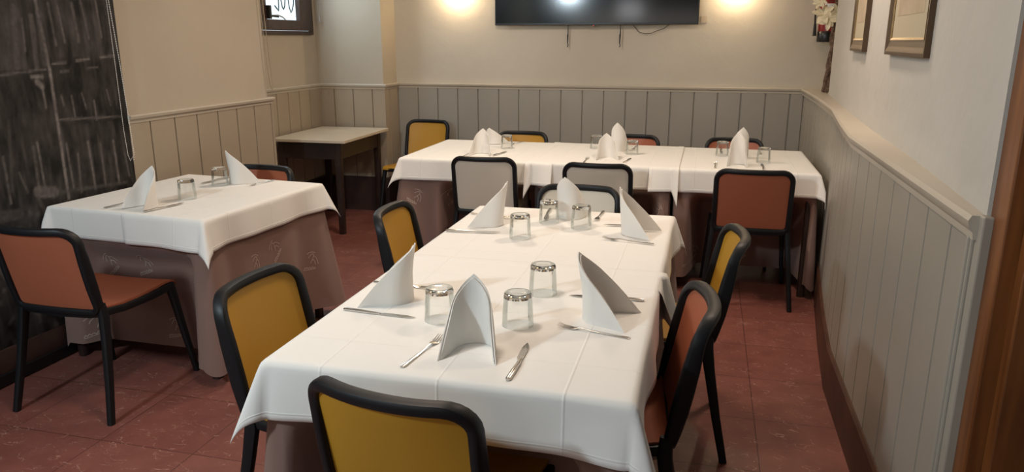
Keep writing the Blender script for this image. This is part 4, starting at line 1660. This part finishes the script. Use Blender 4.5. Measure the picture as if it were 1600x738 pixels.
def picture(y0, y1, z0, label, xa, xb, H=0.62):
    """hung on the right wall between y0 (near) and y1 (far); xa, xb wall x at those ends"""
    ang = atan2(xb - xa, y1 - y0)
    root = empty('framed_print', (xa, y0, z0), -ang, label, 'picture', 'bronze framed prints on the right wall')
    L = hypot(xb - xa, y1 - y0)
    D = 0.024
    w = 0.055
    mb = MB()
    # bevelled frame bars (4 trapezoids with a stepped section)
    prof = [(0.0, 0.0), (0.0, -D), (0.012, -D), (0.030, -D + 0.005), (w - 0.008, -D + 0.008), (w, -D + 0.009), (w, -0.004)]
    crn = [(0, 0), (L, 0), (L, H), (0, H)]
    inn = [(1, 1), (-1, 1), (-1, -1), (1, -1)]
    rings = []
    for (cy, cz), (iy, iz) in zip(crn, inn):
        rings.append([(x_, cy + iy * o, cz + iz * o) for o, x_ in prof])
    mb.loft(rings, closed=True)
    mb.build('frame', MAT['bronze_frame'], root, smooth=False)
    mb = MB()
    g = 0.007
    rings = []
    for (cy, cz), (iy, iz) in zip(crn, inn):
        rings.append([(x_, cy + iy * o, cz + iz * o) for o, x_ in ((w - 0.001, -D + 0.010), (w - 0.001, -D + 0.006), (w + g, -D + 0.009), (w + g, -0.006), (w - 0.001, -0.006))])
    mb.loft(rings, closed=True)
    mb.build('gilt_slip', MAT['gilt'], root, smooth=False)
    mb = MB()
    mb.box(-0.012, -0.008, w, L - w, w, H - w)
    mb.build('mat_board', MAT['mat_board'], root, smooth=False)
    mb = MB()
    mb.box(-0.0128, -0.0119, w + 0.07, L - w - 0.07, w + 0.085, H - w - 0.07)
    mb.build('print', MAT['print_paper'], root, smooth=False)


picture(2.605, 3.285, 1.447, 'bronze-framed print on the right wall, the larger and nearer of two', 0.661, 0.686)
picture(3.92, 4.46, 1.447, 'bronze-framed print on the right wall, the farther of two beside the flowering branch', 0.716, 0.751)

# ------------------------------------------------------------------ fire extinguisher and flowering branches in the corner
fe = empty('fire_extinguisher', (0.855, YB - 0.13, 1.487), 0, 'red fire extinguisher with black base hung in the back right corner behind white flowers', 'fire extinguisher')
mb = MB()
mb.lathe([(0.002, 0.045), (0.062, 0.045), (0.064, 0.06), (0.064, 0.27), (0.055, 0.31), (0.03, 0.335), (0.02, 0.345), (0.002, 0.346)], 28)
mb.build('cylinder', MAT['extinguisher_red'], fe)
mb = MB()
mb.lathe([(0.002, 0.0), (0.062, 0.0), (0.067, 0.008), (0.067, 0.075), (0.0645, 0.078), (0.0645, 0.05), (0.002, 0.05)], 28)
mb.build('base_cup', MAT['bezel_black'], fe)
mb = MB()
mb.tube([(0.0, 0, 0.35), (-0.04, -0.01, 0.36), (-0.085, -0.02, 0.32), (-0.095, -0.02, 0.22), (-0.090, -0.02, 0.12)], (0.014, 0.014), hint=(0, 1, 0), power=1)
mb.tube([(-0.090, -0.02, 0.135), (-0.088, -0.02, 0.06), (-0.087, -0.02, 0.045)], [(0.018, 0.018), (0.026, 0.026), (0.030, 0.030)], hint=(0, 1, 0), power=1)
mb.build('hose', MAT['strap_black'], fe)
mb = MB()
mb.box(-0.02, 0.02, -0.02, 0.02, 0.345, 0.38)
mb.box(-0.012, 0.012, -0.10, 0.01, 0.39, 0.40)
mb.box(-0.012, 0.012, -0.09, 0.01, 0.37, 0.378)
mb.build('valve', MAT['strap_black'], fe, smooth=False, bevel=0.003)
mb = MB()
mb.lathe([(0.0655, 0.13), (0.0655, 0.22)], 28)
mb2 = MB()
n = 12
rr = 0.0652
rings = []
for z in (0.20, 0.28):
    rings.append([(rr * cos(-pi / 2 - 0.6 + 1.2 * k / n), rr * sin(-pi / 2 - 0.6 + 1.2 * k / n), z) for k in range(n + 1)])
vs = rings[0] + rings[1]
mb2.add(vs, [(k, k + 1, n + 2 + k, n + 1 + k) for k in range(n)])
mb2.build('instruction_label', MAT['bead_white'], fe)
mb = MB()
mb.box(-0.03, 0.03, 0.06, 0.129, 0.24, 0.27)
mb.build('wall_hook', MAT['strap_black'], fe, smooth=False)

pl = empty('flowering_branch', (0.850, 5.975, RAIL + 0.004), 0, 'dry twisted branch with cream magnolia flowers standing on the ledge corner', 'dried plant')
rnd = random.Random(11)
mb = MB()
for k in range(9):
    a = rnd.uniform(0, 6.28)
    pts = []
    r0 = rnd.uniform(0.010, 0.038)
    tw = rnd.uniform(2, 5)
    for i in range(26):
        t = i / 25
        z = t * 0.95
        r = r0 * (1 - 0.25 * t)
        pts.append((r * cos(a + tw * t * 2) + 0.045 * t + 0.006 * sin(t * 30 + k), r * sin(a + tw * t * 2), z))
    mb.tube(pts, [(0.034 * (1 - 0.35 * i / 25) * q, 0.034 * (1 - 0.35 * i / 25) * q) for i, q in [(i, rnd.uniform(0.7, 1.25)) for i in range(26)]], hint=(0, 1, 0.01), seg=7, power=1)
mb.build('trunk', MAT['twig'], pl)
mb = MB()
for (x0, z0, x1, z1, x2, z2) in ((0.03, 0.50, -0.03, 0.585, -0.155, 0.625), (0.04, 0.62, -0.03, 0.66, -0.13, 0.60), (0.04, 0.6, 0.02, 0.52, -0.04, 0.49), (0.03, 0.68, -0.05, 0.74, -0.10, 0.82), (0.045, 0.75, 0.02, 0.85, -0.02, 0.97), (0.04, 0.8, 0.07, 0.92, 0.06, 1.02)):
    pts = []
    for i in range(9):
        t = i / 8
        pts.append(((1 - t) ** 2 * x0 + 2 * t * (1 - t) * x1 + t * t * x2, -0.02 - 0.09 * t, (1 - t) ** 2 * z0 + 2 * t * (1 - t) * z1 + t * t * z2))
    mb.tube(pts, [(0.007 - 0.0006 * i, 0.007 - 0.0006 * i) for i in range(9)], hint=(0, 1, 0), seg=6, power=1)
mb.build('twigs', MAT['twig'], pl)


def flower(x, y, z, size, tilt, seed):
    r_ = random.Random(seed)
    mb = MB()
    for k in range(7):
        a = 2 * pi * k / 7 + r_.uniform(-0.2, 0.2)
        up = r_.uniform(0.15, 0.7)
        L = size * r_.uniform(0.8, 1.1)

        def f(u, v, a=a, up=up, L=L):
            w = 0.26 * L * sin(pi * min(1, v * 0.90 + 0.08)) ** 0.8
            s_ = (u * 2 - 1)
            rad = L * v
            h = L * (up * v - 0.35 * v * v * (1 - up)) + 0.25 * w * s_ * s_
            lx = rad * cos(a) - s_ * w * sin(a)
            ly = rad * sin(a) + s_ * w * cos(a)
            p = Vector((lx, ly, h))
            p.rotate(Matrix.Rotation(tilt[0], 3, 'X'))
            p.rotate(Matrix.Rotation(tilt[1], 3, 'Y'))
            return (x + p.x, y + p.y, z + p.z)
        mb.grid(f, 6, 8)
    mb.build('flower', MAT['petal'], pl, solid=0.0012)


flower(-0.090, -0.10, 0.540, 0.078, (0.9, -0.5), 1)
flower(-0.050, -0.12, 0.505, 0.070, (1.9, 0.1), 2)
flower(-0.005, -0.11, 0.555, 0.060, (1.2, 0.5), 3)
flower(-0.120, -0.11, 0.620, 0.056, (1.0, -0.7), 4)
flower(-0.100, -0.11, 0.830, 0.055, (0.6, -0.3), 5)
flower(-0.020, -0.11, 0.975, 0.050, (0.5, 0.1), 6)
